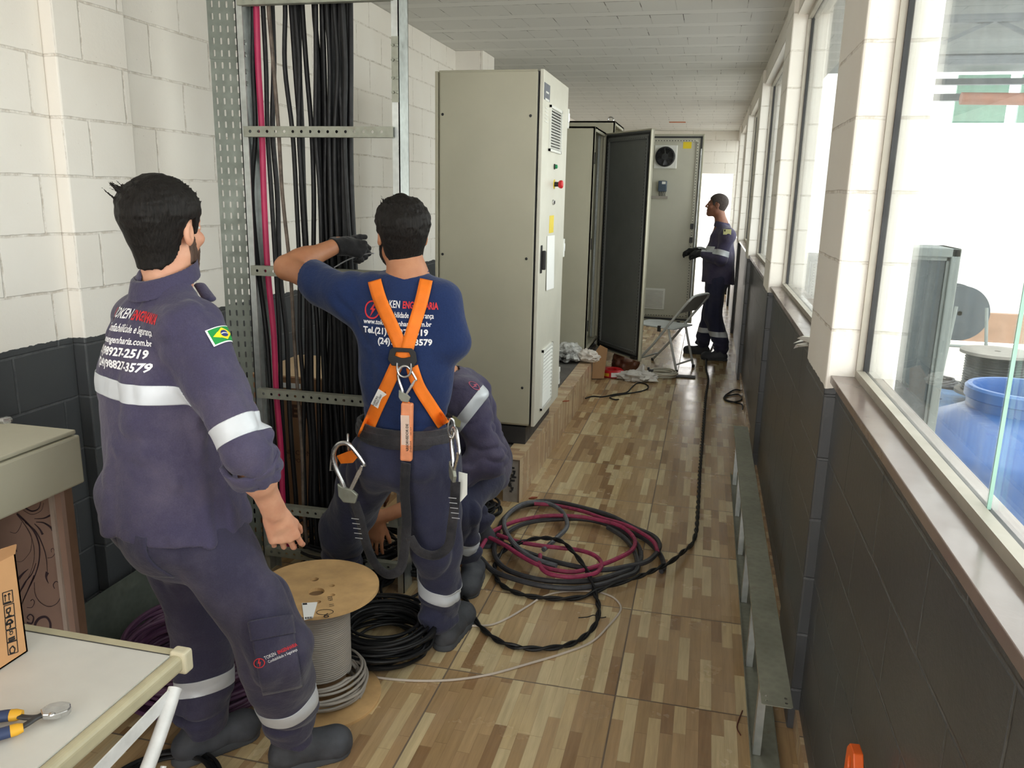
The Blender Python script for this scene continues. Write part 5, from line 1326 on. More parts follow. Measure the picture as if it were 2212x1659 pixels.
dh = nrm(Pq(622, 1180, 1.83)-rw)
hand_geo(S, rw+dh*.012, dh, nrm(RA*.8-FA*.45+V((0, 0, .1))), [(.22, .42, .2), (.28, .5, .25), (.36, .55, .3), (.45, .6, .3)], 1.0, side=-1, thumb=.35, tcurl=.5)
hand_geo(S, lw, nrm(V((.5, .6, .2))), nrm(FA-RA*.4), [(.6, .8, .4)]*4, 1.0, side=1, thumb=.5)
bA = sobj(S, 'body', M['skin_a'], pA, 1)
for e in (-1, 1): build('eye', MB().lathe(hA+RH_*.031*e+FH*.079+UP*.004, [(.0001, -.0142), (.0095, -.0105), (.0142, 0), (.0095, .0105), (.0001, .0142)], 16), M['eye'], bA)
build('eyebrow', MB().tube(smooth_path([hA+RH_*.016+FH*.090+UP*.024, hA+RH_*.034+FH*.085+UP*.028, hA+RH_*.050+FH*.068+UP*.028], 4), .0035, 6), M['hair'], bA)
build('eyebrow', MB().tube(smooth_path([hA-RH_*.016+FH*.090+UP*.024, hA-RH_*.034+FH*.085+UP*.028, hA-RH_*.050+FH*.068+UP*.028], 4), .0035, 6), M['hair'], bA)
rd = random.Random(8)
sp = []
for k in range(26):
    a = rd.uniform(-.055, .02); f = rd.uniform(-.11, -.04); u = rd.uniform(.07, .105)
    sp.append(((a, f, u), (a*1.2-rd.uniform(.0, .03), f*1.05-rd.uniform(.005, .02), u+rd.uniform(.015, .032)), .0035))
for k in range(60):
    a = rd.uniform(-.07, .07); f = rd.uniform(-.06, .045); L_ = math.sqrt(max(.0, 1-(a/.085)**2-((f+.016)/.11)**2)); u = .03+.095*L_
    sp.append(((a, f, u), (a*1.08, f+.02, u+rd.uniform(.006, .014)), .004))
hA_o = hair_obj(hA, RH_, FH, UP, M['hair'], bA, top=.017, low=.004, tuft=.012, seed=2, spikes=sp)
beard_obj(hA, RH_, FH, UP, M['beard'], bA)
# jacket
hemz = .835
S = SDF((-1.78, 1.42, .74), (-.85, 2.2, 1.56), .0045)
S.cone(A(0, -.005, 1.235), A(0, .0, 1.10), .188, .188, .06, flat=(FA, .80)); S.cone(A(0, 0, 1.12), A(0.01, .0, .78), .186, .232, .06, flat=(FA, .84))
S.cone(ls+RA*.03, rs-RA*.03, .066, .068, .06); S.cone(A(0, -.02, 1.33), A(0, -.03, 1.20), .12, .16, .06, flat=(FA, .62))
S.cone(neckA-UP*.02, rs-RA*.03+UP*.005, .065, .058, .05); S.cone(neckA-UP*.02, ls+RA*.03+UP*.005, .065, .058, .05)
S.cone(rs, re_+nrm(re_-rs)*.0, .078, .068, .04); S.cone(re_, re_.lerp(rw, .33), .066, .066, .02)
S.cone(ls, le, .078, .066, .04); S.cone(le, lw, .064, .05, .02)
cuff = re_.lerp(rw, .30); dcu = nrm(rw-re_)
S.ballcut(cuff, dcu, cuff+dcu*.07, .11)
hem_n = nrm(V((0, 0, -1))+RA*-.06); S.plane(A(0, 0, hemz), hem_n, lo=(-1.78, 1.42, .7), hi=A(.26, -.5, .0).lerp(A(.26, -.5, 0), 1)[:2] and (-.85, 2.2, .90))
S.plane(neckA+UP*.035, nrm(UP-FH*.25), lo=(neckA[0]-.12, neckA[1]-.12, 1.45), hi=(neckA[0]+.12, neckA[1]+.12, 1.58))
S.cone(neckA-UP*.03, neckA+UP*.09, .070, .070, .0, op='sub')
S.cone(cuff-dcu*.015, cuff+dcu*.08, .052, .056, .0, op='sub')
RAn, FAn = np.array(RA), np.array(FA); oAn = np.array(oA); ren = np.array(re_)
def foldA(p):
    d = p-oAn; r = d @ RAn; f = d @ FAn; z = p[:, 2]
    drape = ridged(np.stack([r*13, f*13, z*2.2], 1), 1); dr = (drape-.55)*.026*np.clip((1.30-z)/.2, 0, 1)
    gen = (vnoise(p*np.array([11, 11, 8.]), 3)-.5)*.012+(ridged(np.stack([r*9+z*7, f*9, z*9-r*6], 1), 13)-.5)*.010
    de = np.sqrt(((p-ren)**2).sum(1)); el = (ridged(p*np.array([14, 14, 34.]), 6)-.5)*.022*np.clip(1-de/.20, 0, 1)
    arm = (ridged(p*np.array([16, 16, 13.])+2.3, 9)-.5)*.012
    return dr+gen+el+arm
S.disp(lambda p: np.minimum(foldA(p)*1.15, .012)); S.plane(A(0, 0, hemz), hem_n, lo=(-1.78, 1.42, .7), hi=(-.85, 2.2, .90)); S.ballcut(cuff, dcu, cuff+dcu*.07, .11)
jA = sobj(S, 'work_jacket', M['navy'], pA, 1)
# rolled cuff, collar
S = SDF(np.array(cuff)-.12, np.array(cuff)+.12, .004)
S.cone(cuff-dcu*.055, cuff+dcu*.004, .073, .070, .0); S.plane(cuff+dcu*.008, dcu); S.plane(cuff-dcu*.05, -dcu)
S.cone(cuff-dcu*.10, cuff+dcu*.08, .055, .055, .0, op='sub'); S.disp(lambda p: (ridged(p*34, 5)-.5)*.010)
sobj(S, 'rolled_cuff', M['navy'], jA, 1)
S = SDF(np.array(neckA)-.17, np.array(neckA)+.17, .0035)
cn_ = nrm(UP-FA*.35)
S.cone(neckA-UP*.05-FA*.012, neckA+UP*.05-FA*.006, .092, .074, .0); S.plane(neckA+UP*.030-FA*.0, cn_); S.cone(neckA-UP*.12-FA*.01, neckA+UP*.12-FA*.005, .080, .066, .0, op='sub')
S.plane(neckA-UP*.022-FA*.02, -cn_)
S.cone(A(.075, .10, 1.44), A(.03, .10, 1.47), .018, .016, .01, flat=(UP, .5))
sobj(S, 'collar', M['navy'], jA, 1)
# reflective bands
bz = 1.150
cA = A(0, 0, 1.15)
band(jA, 'reflective_band', A(0, 0, 1.232), nrm(UP+RA*.03), .024, M['reflect'], jA, flt=lambda c: abs((c-oA).dot(RA)) < .215 and (c-re_.lerp(rs, (c.z-re_.z)/(rs.z-re_.z))).length > .088 and (c-ls.lerp(le, .9)).length > .09)
ua = nrm(re_-rs); pb = rs.lerp(re_, .84)
band(jA, 'reflective_band', pb, ua, .024, M['reflect'], jA, flt=lambda c: (c-pb).length < .10)
tA = tree_of(jA)
# printed text on the back
print_block(tA, A(-.095, -.3, 1.290), RA, UP, FA, jA, .82)
# flag on the sleeve
so = rs.lerp(re_, .18); fd = nrm(-RA*.93+FA*.25)      # looking inwards
fx = nrm(V((-fd.y, fd.x, 0))*-1); fo = P(482, 722, 1, 1.60)
fx = nrm(V((.90, .42, .03))); fy = nrm(V((-.03, 0, 1)));  vd = nrm((fo-V((0, 0, H))))
fd = V(vd); hit = tA.ray_cast(V((0, 0, H)), fd, 5); fc = hit[0]; fn_ = -hit[1] if hit[1].dot(fd) < 0 else hit[1]
ft = frame(fc, nrm(UP.cross(-fn_)), UP)
def rect(mb, w_, h_, mt, nx=10, ny=8):
    vs = [mt @ V((w_*(i/nx-.5), h_*(j/ny-.5), 0)) for j in range(ny+1) for i in range(nx+1)]
    mb.add(vs, [(j*(nx+1)+i, j*(nx+1)+i+1, (j+1)*(nx+1)+i+1, (j+1)*(nx+1)+i) for j in range(ny) for i in range(nx)], True); return mb
def grid_poly(mb, inside, w_, h_, mt, n=28):
    vs = {}; fs = []; lst = []
    for j in range(n):
        for i in range(n):
            x, y = w_*((i+.5)/n-.5), h_*((j+.5)/n-.5)
            if inside(x, y):
                q = []
                for a, b in ((i, j), (i+1, j), (i+1, j+1), (i, j+1)):
                    if (a, b) not in vs: vs[(a, b)] = len(lst); lst.append(mt @ V((w_*(a/n-.5), h_*(b/n-.5), 0)))
                    q.append(vs[(a, b)])
                fs.append(tuple(q))
    mb.add(lst, fs, True); return mb
fl_ = build('flag_patch', project(rect(MB(), .074, .054, ft), tA, fn_, .003), simple('white_border', srgb(230, 232, 230), .7), jA)
build('green_field', project(rect(MB(), .067, .047, ft), tA, fn_, .0042), simple('flag_green', srgb(20, 140, 62), .7), fl_)
build('yellow_diamond', project(grid_poly(MB(), lambda x, y: abs(x)/.030+abs(y)/.0205 < 1, .062, .044, ft, 40), tA, fn_, .0052), simple('flag_yellow', srgb(244, 214, 30), .7), fl_)
build('blue_disc', project(grid_poly(MB(), lambda x, y: x*x+y*y < .0112**2, .024, .024, ft, 22), tA, fn_, .0060), simple('flag_blue', srgb(34, 48, 110), .7), fl_)
build('white_arc', project(grid_poly(MB(), lambda x, y: abs(math.hypot(x+.004, y+.022)-.0235) < .0013 and x*x+y*y < .011**2, .024, .024, ft, 40), tA, fn_, .0068), M['txtw'], fl_)
# trousers
S = SDF((-1.70, 1.52, .02), (-.90, 2.2, .98), .0045)
S.cone(A(0, -.01, .93), A(0, -.005, .84), .155, .175, .06, flat=(FA, .80)); S.ell(A(.07, -.06, .84), (.10, .10, .11), None, .06); S.ell(A(-.07, -.06, .84), (.10, .10, .11), None, .06)
for h_, k_, a_, e in ((rh, rk_, ra, 1), (lh, lk, la, -1)):
    S.cone(h_, k_, .112, .094, .05); S.cone(k_, a_+UP*.06, .094, .088, .05); S.cone(a_+UP*.10, a_+UP*.0, .080, .078, .02)
S.ell(rk_.lerp(rh, .28)+RA*.06, (.06, .07, .12), None, .05)
S.plane((0, 0, .075), (0, 0, -1))
def foldT(amp=1., ank=(ra, la), zc=.55, seed=11):
    def fn(p):
        z = p[:, 2]; lo_ = np.clip((.34-z)/.2, 0, 1)
        a = (ridged(p*np.array([7, 7, 24.]), seed)-.5)*.034*lo_
        b = (ridged(p*np.array([12, 12, 3.5])+1.7, seed+1)-.55)*.020
        c = (vnoise(p*np.array([10, 10, 14.]), seed+2)-.5)*.014
        return (a+b+c)*amp
    return fn
S.disp(foldT(.9))
tr_ = sobj(S, 'work_trousers', M['navy_w'], pA, 1)
for k_, a_ in ((rk_, ra), (lk, la)):
    q = k_.lerp(a_, .62); band(tr_, 'reflective_band', q, nrm(k_-a_+RA*(-.12)), .026, M['reflect'], tr_, flt=lambda c, q=q: (c-q).length < .13)
tT = tree_of(tr_)
# cargo pocket on the thigh with its flap and print
po = P(606, 1400, 1, 1.62); dd = nrm(po-V((0, 0, H))); hit = tT.ray_cast(V((0, 0, H)), nrm(P(594, 1395, 1, 1.7)-V((0, 0, H))), 5)
pc = hit[0]; pd = nrm(pc-V((0, 0, H))); px_ = nrm(V((.88, .45, .10)))
pm = frame(pc, px_, UP)
def pocket(w_, h_, dy, off, name, mat):
    o = build(name, project(rect(MB(), w_, h_, pm @ Matrix.Translation((0, dy, 0)), 16, 16), tT, pd, off, .25), mat, tr_)
    md = o.modifiers.new('s', 'SOLIDIFY'); md.thickness = .006; md.offset = 0; return o
pocket(.105, .17, -.055, .006, 'cargo_pocket', M['navy_w']); pocket(.112, .055, .055, .012, 'pocket_flap', M['navy_w'])
ms = {'txtw': MB(), 'txtr': MB()}; sm = pm @ Matrix.Translation((-.03, -.035, 0)) @ Matrix.Rotation(.25, 4, 'Z')
text_on(ms['txtw'], 'TOKEN', .015, sm, sx=.62); text_on(ms['txtr'], 'ENGENHARIA', .0145, sm @ Matrix.Translation((.036, 0, 0)), sx=.6, bold=.0003); text_on(ms['txtw'], 'Confiabilidade e Segurança', .012, sm @ Matrix.Translation((0.004, -.013, 0)), sx=.62)
logo_disc(ms['txtr'], sm @ Matrix.Translation((-.017, -.002, 0)), .0145)
for k, mb in ms.items(): build('printed_text', project(mb, tT, pd, .0105, .25), M[k], tr_, autosmooth=False)
# back pocket
bo = A(.075, -.3, .80); bm_ = frame(bo, RA, UP)
pk = build('back_pocket', project(rect(MB(), .13, .13, bm_, 14, 14), tT, FA, .004, .4), M['navy_w'], tr_); md = pk.modifiers.new('s', 'SOLIDIFY'); md.thickness = .004; md.offset = 0
boot('boot', V((-1.175, 1.895, 0)), V((-.985, 2.055, 0)), M['boot'], pA, ank=ra); boot('boot', V((-1.47, 1.84, 0)), V((-1.31, 2.06, 0)), M['boot'], pA, ank=la)

# ======== worker in the middle with harness
FB = nrm((-.06, 1, 0)); RB = nrm((1, .06, 0))
pB = thing('person', (-1.0, 2.65, 0), 'person in dark blue t-shirt and orange safety harness, left arm raised to the cable rack', 'person')
nB = Pq(882, 602, 2.63); hB = Pq(868, 507, 2.655); oB = V((nB.x-.005, 2.62, 0))
def B(r, f, z): return oB+RB*r+FB*f+UP*z
lsB, leB, lwB = Pq(742, 630, 2.62), Pq(620, 578, 2.74), Pq(733, 528, 2.95)
rsB, reB, rwB = Pq(955, 650, 2.62), Pq(980, 742, 2.62), Pq(895, 690, 2.86)
cB = B(0, 0, 1.25)
lhB, lkB, laB = B(-.10, 0, .80), Pq(738, 1150, 2.82), V((-1.44, 2.97, .10))
rhB, rkB, raB = B(.085, 0, .80), V((-.895, 2.64, .44)), V((-.905, 2.72, .10))
S = SDF((-1.68, 2.30, 0), (-.65, 3.18, 1.76), .005)
HU = nrm(UP+V((.55, -.83, 0))*.08); HF = nrm(V((-.55, .83, 0))+UP*.08); HR = HF.cross(HU)
head_geo(S, hB, HR, HF, HU)
S.cone(hB-HF*.02-UP*.05, nB, .058, .062, .03); S.cone(nB, B(0, 0, 1.34), .062, .09, .05)
S.cone(B(0, .01, 1.30), B(0, 0, .95), .125, .115, .05, flat=(FB, .7)); S.cone(lsB, rsB, .05, .05, .05)
S.cone(lsB, leB, .052, .043, .02); S.cone(leB, lwB, .045, .029, .02); S.cone(leB.lerp(lwB, .25), leB.lerp(lwB, .35), .046, .044, .03)
S.cone(rsB, reB, .052, .042, .02); S.cone(reB, rwB, .043, .029, .02)
for h_, k_, a_ in ((rhB, rkB, raB), (lhB, lkB, laB)): S.cone(h_, k_, .085, .055, .04); S.cone(k_, a_, .052, .036, .03)
S.cone(B(0, 0, .95), B(0, 0, .82), .115, .125, .05, flat=(FB, .75))
dB = nrm(V((.75, .35, -.18)))
curlB = [(.9, .9, .5), (1.0, 1.0, .5), (1.05, 1.0, .5), (1.1, 1.0, .5)]
hand_geo(S, lwB+dB*.005, dB, nrm(V((.15, -.75, .6))), curlB, .95, side=-1, thumb=.9)
hand_geo(S, rwB, nrm(-RB*.6+FB*.5+UP*.2), nrm(FB+RB*.3), [(.7, .8, .4)]*4, .95, side=-1, thumb=.5)
bB = sobj(S, 'body', M['skin_b'], pB, 1)
rd = random.Random(4); sp = []
for k in range(24):
    a = rd.uniform(-.065, -.02); f = rd.uniform(-.07, .06); u = rd.uniform(.085, .105)
    sp.append(((a, f, u), (a-rd.uniform(.0, .022), f+rd.uniform(-.02, .02), u+rd.uniform(.02, .042)), .0035))
for k in range(30):
    a = rd.uniform(-.07, .07); f = rd.uniform(-.09, .06); L_ = math.sqrt(max(0, 1-(a/.085)**2-((f+.016)/.11)**2)); u = .03+.095*L_
    sp.append(((a, f, u), (a*1.1, f-.008, u+rd.uniform(.006, .014)), .004))
hair_obj(hB, HR, HF, HU, M['hair'], bB, top=.018, low=.010, tuft=.014, seed=7, spikes=sp)
beard_obj(hB, HR, HF, HU, M['hair'], bB, th=.010)
S = SDF(np.array(lwB)-.19, np.array(lwB)+.21, .0035)
hand_geo(S, lwB+dB*.005, dB, nrm(V((.15, -.75, .6))), curlB, .95, side=-1, thumb=.9, g=.003)
S.cone(lwB-nrm(lwB-leB)*.03, lwB+dB*.03, .036, .034, .015); S.plane(lwB-nrm(lwB-leB)*.028, -nrm(lwB-leB))
S.disp(lambda p: (ridged(p*60, 2)-.5)*.002)
sobj(S, 'left_glove', M['glove'], pB, 0).name = 'glove'
# t-shirt
S = SDF((-1.55, 2.36, .82), (-.66, 2.95, 1.53), .0045)
S.cone(B(0, 0, 1.24), B(-.005, 0, 1.10), .160, .155, .06, flat=(FB, .68)); S.cone(B(-.005, 0, 1.10), B(-.01, 0, .90), .152, .160, .06, flat=(FB, .70))
S.cone(lsB+RB*.05, rsB-RB*.05, .058, .058, .05); S.cone(B(0, -.02, 1.31), B(0, -.02, 1.2), .11, .14, .06, flat=(FB, .62))
S.cone(nB-UP*.02, rsB-RB*.02, .062, .054, .05); S.cone(nB-UP*.02, lsB+RB*.03, .062, .055, .05)
slB = lsB.lerp(leB, .56); dl_ = nrm(leB-lsB); S.cone(lsB, slB+dl_*.05, .070, .070, .04); S.cone(B(-.12, 0, 1.28), lsB.lerp(leB, .35)-UP*.03, .06, .062, .06)
srB = rsB.lerp(reB, 1.0); dr_ = nrm(reB-rsB); S.cone(rsB, srB-dr_*.01, .068, .064, .04); S.cone(B(.10, 0, 1.28), rsB.lerp(reB, .75)-RB*.03-UP*.02, .07, .06, .05)
S.ballcut(slB, dl_, slB+dl_*.06, .12)
S.plane(nB+UP*.024, nrm(UP-FB*.15), lo=(nB[0]-.1, nB[1]-.1, 1.42), hi=(nB[0]+.1, nB[1]+.1, 1.56))
S.cone(nB-UP*.06, nB+UP*.08, .066, .066, .0, op='sub')
S.cone(slB-dl_*.02, slB+dl_*.08, .056, .058, .0, op='sub')
S.plane((0, 0, .885), (0, 0, -1))
lsn = np.array(lsB)
def foldB(p):
    z = p[:, 2]; dx = np.sqrt(((p-lsn)**2).sum(1))
    a = (ridged(np.stack([(p[:, 0]+p[:, 2]*.9)*13, p[:, 1]*9, (p[:, 2]-p[:, 0]*.4)*3], 1), 4)-.5)*.016*np.clip(1-dx/.38, 0, 1)
    b = (ridged(p*np.array([9, 9, 4.]), 8)-.5)*.014*np.clip((1.22-z)/.2, .25, 1); c = (ridged(p*np.array([6, 6, 22.]), 5)-.5)*.012*np.clip((1.02-z)/.1, 0, 1)
    return a+b+c+(vnoise(p*np.array([9, 9, 9.]), 3)-.5)*.006
S.disp(lambda p: np.minimum(foldB(p)*1.3, .012)); S.plane((0, 0, .885), (0, 0, -1)); S.ballcut(slB, dl_, slB+dl_*.06, .12)
sB = sobj(S, 't_shirt', M['tee'], pB, 1)
S = SDF(np.array(nB)-.13, np.array(nB)+.13, .0035); cnB = nrm(UP-FB*.15)
S.cone(nB-UP*.025, nB+UP*.045, .074, .070, 0); S.plane(nB+UP*.029, cnB); S.plane(nB+UP*.008, -cnB); S.cone(nB-UP*.1, nB+UP*.1, .064, .064, 0, op='sub')
sobj(S, 'neckband', M['tee'], sB, 1)
tB = tree_of(sB)
print_block(tB, B(-.125, -.3, 1.228), RB, UP, FB, sB, .85)
# trousers
S = SDF((-1.68, 2.38, .02), (-.68, 3.2, .93), .0045)
S.cone(B(0, 0, .88), B(0, 0, .80), .145, .155, .06, flat=(FB, .80)); S.ell(B(.07, -.05, .79), (.09, .09, .10), None, .06); S.ell(B(-.07, -.05, .79), (.09, .09, .10), None, .06)
for h_, k_, a_ in ((rhB, rkB, raB), (lhB, lkB, laB)):
    S.cone(h_, k_, .108, .090, .05); S.cone(k_, a_+UP*.05, .090, .088, .05); S.cone(a_+UP*.10, a_, .088, .080, .02)
S.plane((0, 0, .075), (0, 0, -1)); S.disp(foldT(1.0, seed=21))
tr_ = sobj(S, 'work_trousers', M['navy_dk'], pB, 1)
q = rkB.lerp(raB, .52); band(tr_, 'reflective_band', q, nrm(rkB-raB+RB*.1), .024, M['reflect'], tr_, flt=lambda c: (c-q).length < .14)
boot('boot', V((-.885, 2.655, 0)), V((-.865, 2.94, 0)), M['boot'], pB, ank=raB); boot('boot', V((-1.43, 2.86, 0)), V((-1.52, 3.0, 0)) if False else V((-1.44, 3.03, 0)), M['boot'], pB, ank=V((-1.43, 2.93, 0)))
# waist belt
def ringbelt(name, z0, z1, r, fl, tilt, mat, parent, ctr, inner):
    S = SDF((ctr.x-.25, ctr.y-.22, z0-.08), (ctr.x+.25, ctr.y+.22, z1+.08), .0045)
    S.cone(V((ctr.x, ctr.y, z0-.1)), V((ctr.x, ctr.y, z1+.1)), r, r, 0, flat=(FB, fl)); n = nrm(UP+RB*tilt)
    S.plane(V((ctr.x, ctr.y, z1)), n); S.plane(V((ctr.x, ctr.y, z0)), -n); S.cone(V((ctr.x, ctr.y, z0-.2)), V((ctr.x, ctr.y, z1+.2)), inner, inner, 0, flat=(FB, fl), op='sub')
    return sobj(S, name, mat, parent, 1)
hs = thing('safety_harness', (-1.0, 2.62, .85), 'orange and black fall-arrest harness worn by the person in the t-shirt, with steel hooks', 'harness')
bc = B(-.005, 0, 0)
ringbelt('waist_belt', .855, .925, .178, .76, .03, M['belt'], hs, bc, .163); ringbelt('belt_strap', .872, .905, .183, .76, .03, M['belt'], hs, bc, .175)
full = tree_of(sB, tr_)
def bp(px, py): return P(px, py, 1, 2.40)
vw = nrm(V((-.36, .93, -.10)))
def hstrap(pts, wd, off=.006, mat='orange', name='shoulder_strap', parent=None, n=12, d=None):
    m = MB(); pl = [bp(*q) for q in pts]; strap(m, pl, wd, FB, n); project(m, full, d or FB, off, .35)
    o = build(name, m, M[mat], parent or hs); md = o.modifiers.new('s', 'SOLIDIFY'); md.thickness = .0025; md.offset = 0; return o
# harness details (positions measured at the back surface)
def onback(px, py, off=.006, fallback=2.45):
    d = nrm(P(px, py, 1, 2.5)-V((0, 0, H))); hit = full.ray_cast(V((0, 0, H)), d, 4)
    return (hit[0] if hit[0] is not None and hit[0].y < 2.9 else P(px, py, 1, fallback))-d*off
def strap3(pts, wd, name, mat, off=.006, n=10, parent=None, thick=.0025, view=None):
    """webbing laid on the clothes: each point found on the cloth"""
    base = smooth_path([V((x, y, 0)) for x, y in pts], n); N = len(base); vs = []; m = MB(); c = 5
    for i, p in enumerate(base):
        d = (base[min(i+1, N-1)]-base[max(i-1, 0)]).normalized(); s_ = V((-d.y, d.x, 0))
        for k in range(c): q = p+s_*wd*(k/(c-1)-.5); vs.append(onback(q.x, q.y, off))
    # smooth out the folds under the stiff webbing
    for _ in range(4):
        o_ = [v.copy() for v in vs]
        for i in range(1, N-1):
            for k in range(c): vs[i*c+k] = (o_[(i-1)*c+k]+o_[i*c+k]*2+o_[(i+1)*c+k])/4-FB*.0004
    m.add(vs, [(i*c+k, i*c+k+1, (i+1)*c+k+1, (i+1)*c+k) for i in range(N-1) for k in range(c-1)], True)
    o = build(name, m, M[mat], parent or hs); md = o.modifiers.new('s', 'SOLIDIFY'); md.thickness = thick; md.offset = 0; return o
strap3([(809, 606), (822, 650), (845, 700), (866, 750), (876, 775)], 29, 'shoulder_strap', 'orange', .008)
strap3([(921, 604), (912, 645), (899, 690), (885, 735), (874, 775)], 28, 'shoulder_strap', 'orange', .010)
strap3([(870, 760), (872, 785)], 34, 'crossing', 'orange', .012)
ws = strap3([(858, 786), (838, 830), (812, 885), (785, 948)], 28, 'waist_strap', 'orange', .008)
strap3([(890, 792), (905, 835), (930, 875), (958, 918)], 27, 'waist_strap', 'orange', .008)
# plastic back plate, D-ring, hook, energy absorber
ctr = onback(870, 772, .020); bf = frame(ctr, RB, UP)
out = [(-.045, .022), (-.032, .032), (.032, .032), (.045, .020), (.050, -.012), (.038, -.032), (-.038, -.030), (-.052, -.010)]
build('back_plate', MB().plate(out, [[(-.022, .018), (-.028, .004), (-.006, -.002), (.006, -.002), (.028, .004), (.022, .018)][::-1]], .006, bf @ Matrix.Translation((0, 0, -.003))), M['black'], hs, bevel=.002)
dc = onback(873, 798, .030)
dpts = [dc+RB*x+UP*z-FB*(.0) for x, z in ((-.024, .022), (-.024, .0), (-.018, -.018), (0, -.026), (.018, -.018), (.024, 0), (.024, .022))]
build('d_ring', MB().tube(smooth_path(dpts, 5), .004, 10), M['steel'], hs)
def hook(c, X, Y, s, name, rot=0., parent=hs, big=True):
    """large scaffold hook: c is the eye at its lower end, Y points up along the hook"""
    X = nrm(X); Y = nrm(Y); Z = X.cross(Y)
    if rot: X, Y = X*math.cos(rot)+Y*math.sin(rot), Y*math.cos(rot)-X*math.sin(rot)
    def q(x, y): return c+X*x*s+Y*y*s
    pts = [q(-.010, .0), (q(-.018, .045)), q(-.036, .10), q(-.040, .145), q(-.020, .178), q(.012, .182), q(.036, .155), q(.058, .118), q(.062, .105)]
    r_ = [.0075, .0075, .0068, .0065, .0062, .006, .0055, .005, .004]
    rs_ = list(np.interp(np.linspace(0, 8, 8*5+1), range(9), r_)*s*1.25)
    o = build(name, MB().tube(smooth_path(pts, 5), rs_, 10), M['steel'], parent)
    build('gate', MB().prism([q(-.004, .022), q(.006, .016), q(.050, .085), q(.060, .108), q(.052, .112), q(.034, .088)], Z*.010*s), M['steel'], o, bevel=.002*s)
    build('hook_base', MB().prism([q(-.022, -.012), q(.018, -.016), q(.030, .012), q(.012, .030), q(-.020, .040), q(-.034, .052), q(-.036, .010)], Z*.013*s), M['galv_old'], o, bevel=.003*s)
    for x, y in ((-.020, .030), (.004, .004), (-.012, .008)): build('rivet', MB().lathe(q(x, y)-Z*.001*s, [(.0035*s, 0), (.003*s, -.002*s), (.0001, -.003*s)], 10, 'y'), M['steel'], o)
    return o
# snap hook at the back
hk = onback(876, 862, .030); k1 = hook(hk, RB, UP, .62, 'snap_hook')
ab = [onback(877, 870, .030), onback(877, 884, .032)]
build('lanyard_loop', MB().beam(ab[0]+UP*.004, ab[1]-UP*.012, .026, .010, FB), M['orange'], hs, bevel=.003)
a0 = onback(880, 870, .034); a1 = P(878, 995, 1, a0.y-.01)
pk_ = build('energy_absorber', MB().beam(a0, a1, .040, .026, FB), simple('faded_orange_film', srgb(232, 148, 104), .35, 0, .15, 12), hs, bevel=.006)
md_ = (a0+a1)/2-FB*.0145
build('instruction_label', MB().beam(md_+UP*.062-RB*.002, md_-UP*.070, .030, .0012, FB), simple('pale_pink_label', srgb(224, 196, 180), .5), pk_)
fml = frame(md_-FB*.0016-UP*.066+RB*.010, UP, -RB); m = MB(); text_on(m, 'ABSORVEDOR DE', .0125, fml, bold=.0003); text_on(m, 'ENERGIA', .010, fml @ Matrix.Translation((0, -.011, 0))); text_on(m, 'NBR 14629', .006, fml @ Matrix.Translation((.06, -.011, 0))); build('label_print', m, M['ink'], pk_)
# label on the left waist strap
lp = onback(818, 862, .013); la_ = nrm(onback(838, 830, .013)-onback(800, 905, .013)); lb_ = build('strap_label', MB().beam(lp+la_*.036, lp-la_*.036, .034, .0015, FB), M['paper'], hs)
fml = frame(lp-FB*.0022-la_*.030+RB*.010, la_, la_.cross(FB)*-1 if la_.cross(FB).x > 0 else la_.cross(FB)); m = MB()
for k, t_ in enumerate(('ATENCAO', 'CINTO TIPO', 'PARAQUEDISTA')): text_on(m, t_, .0095, frame(lp-FB*.0018-la_*.030-RB*.012+RB*.010*k, la_, nrm(la_.cross(-FB))), bold=.0002)
build('label_print', m, M['ink'], lb_)
# leg straps hanging
def loose(pts, wd, name, mat='belt', th=.003):
    pl = smooth_path(pts, 8); m = MB(); N = len(pl); vs = []
    for i, p in enumerate(pl):
        d = (pl[min(i+1, N-1)]-pl[max(i-1, 0)]).normalized(); s_ = d.cross(FB).normalized(); vs += [p+s_*wd/2, p+s_*wd*.17, p-s_*wd*.17, p-s_*wd/2]
    m.add(vs, [(i*4+k, i*4+k+1, i*4+4+k+1, i*4+4+k) for i in range(N-1) for k in range(3)], True)
    o = build(name, m, M[mat], hs); md = o.modifiers.new('s', 'SOLIDIFY'); md.thickness = th; md.offset = 0; return o
YH = 2.44
loose([P(877, 1000, 1, 2.44), P(874, 1060, 1, 2.46), P(878, 1130, 1, 2.47), P(872, 1200, 1, 2.47), P(862, 1232, 1, 2.47), P(835, 1240, 1, 2.47), P(808, 1215, 1, 2.46), P(790, 1170, 1, 2.46), P(778, 1120, 1, 2.46), P(766, 1085, 1, 2.46)], .034, 'lanyard')
h1 = P(757, 1075, 1, 2.44); k2 = hook(h1, RB, UP, 1.08, 'scaffold_hook', .10)
ri = P(752, 955, 1, 2.46); build('side_ring', MB().tube([ri+RB*.006*math.cos(a)+UP*(.028*math.sin(a))-FB*.018*math.cos(a) for a in [i*math.pi/10 for i in range(20)]], .0035, 8, closed=True), M['steel'], hs)
fr3 = frame(P(719, 1003, 1, 2.50), nrm(RB+UP*-.2), UP); m = MB()
rp = [fr3 @ V((x, y, 0)) for x, y in ((-.010, .026), (.012, .030), (.014, -.020), (-.006, -.026))]; build('adjuster_buckle', MB().tube(rp, .004, 8, closed=True), M['steel'], hs)
lo_ = build('thigh_strap', MB().prism([P(727, 985, 1, 2.47), P(760, 972, 1, 2.46), P(775, 985, 1, 2.46), P(762, 1000, 1, 2.46), P(736, 1002, 1, 2.47)], FB*.004), M['orange'], hs, bevel=.001)
h2 = P(982, 1030, 1, 2.46); hook(h2, nrm(RB*.5-FB*.85), UP, .92, 'scaffold_hook', 0)
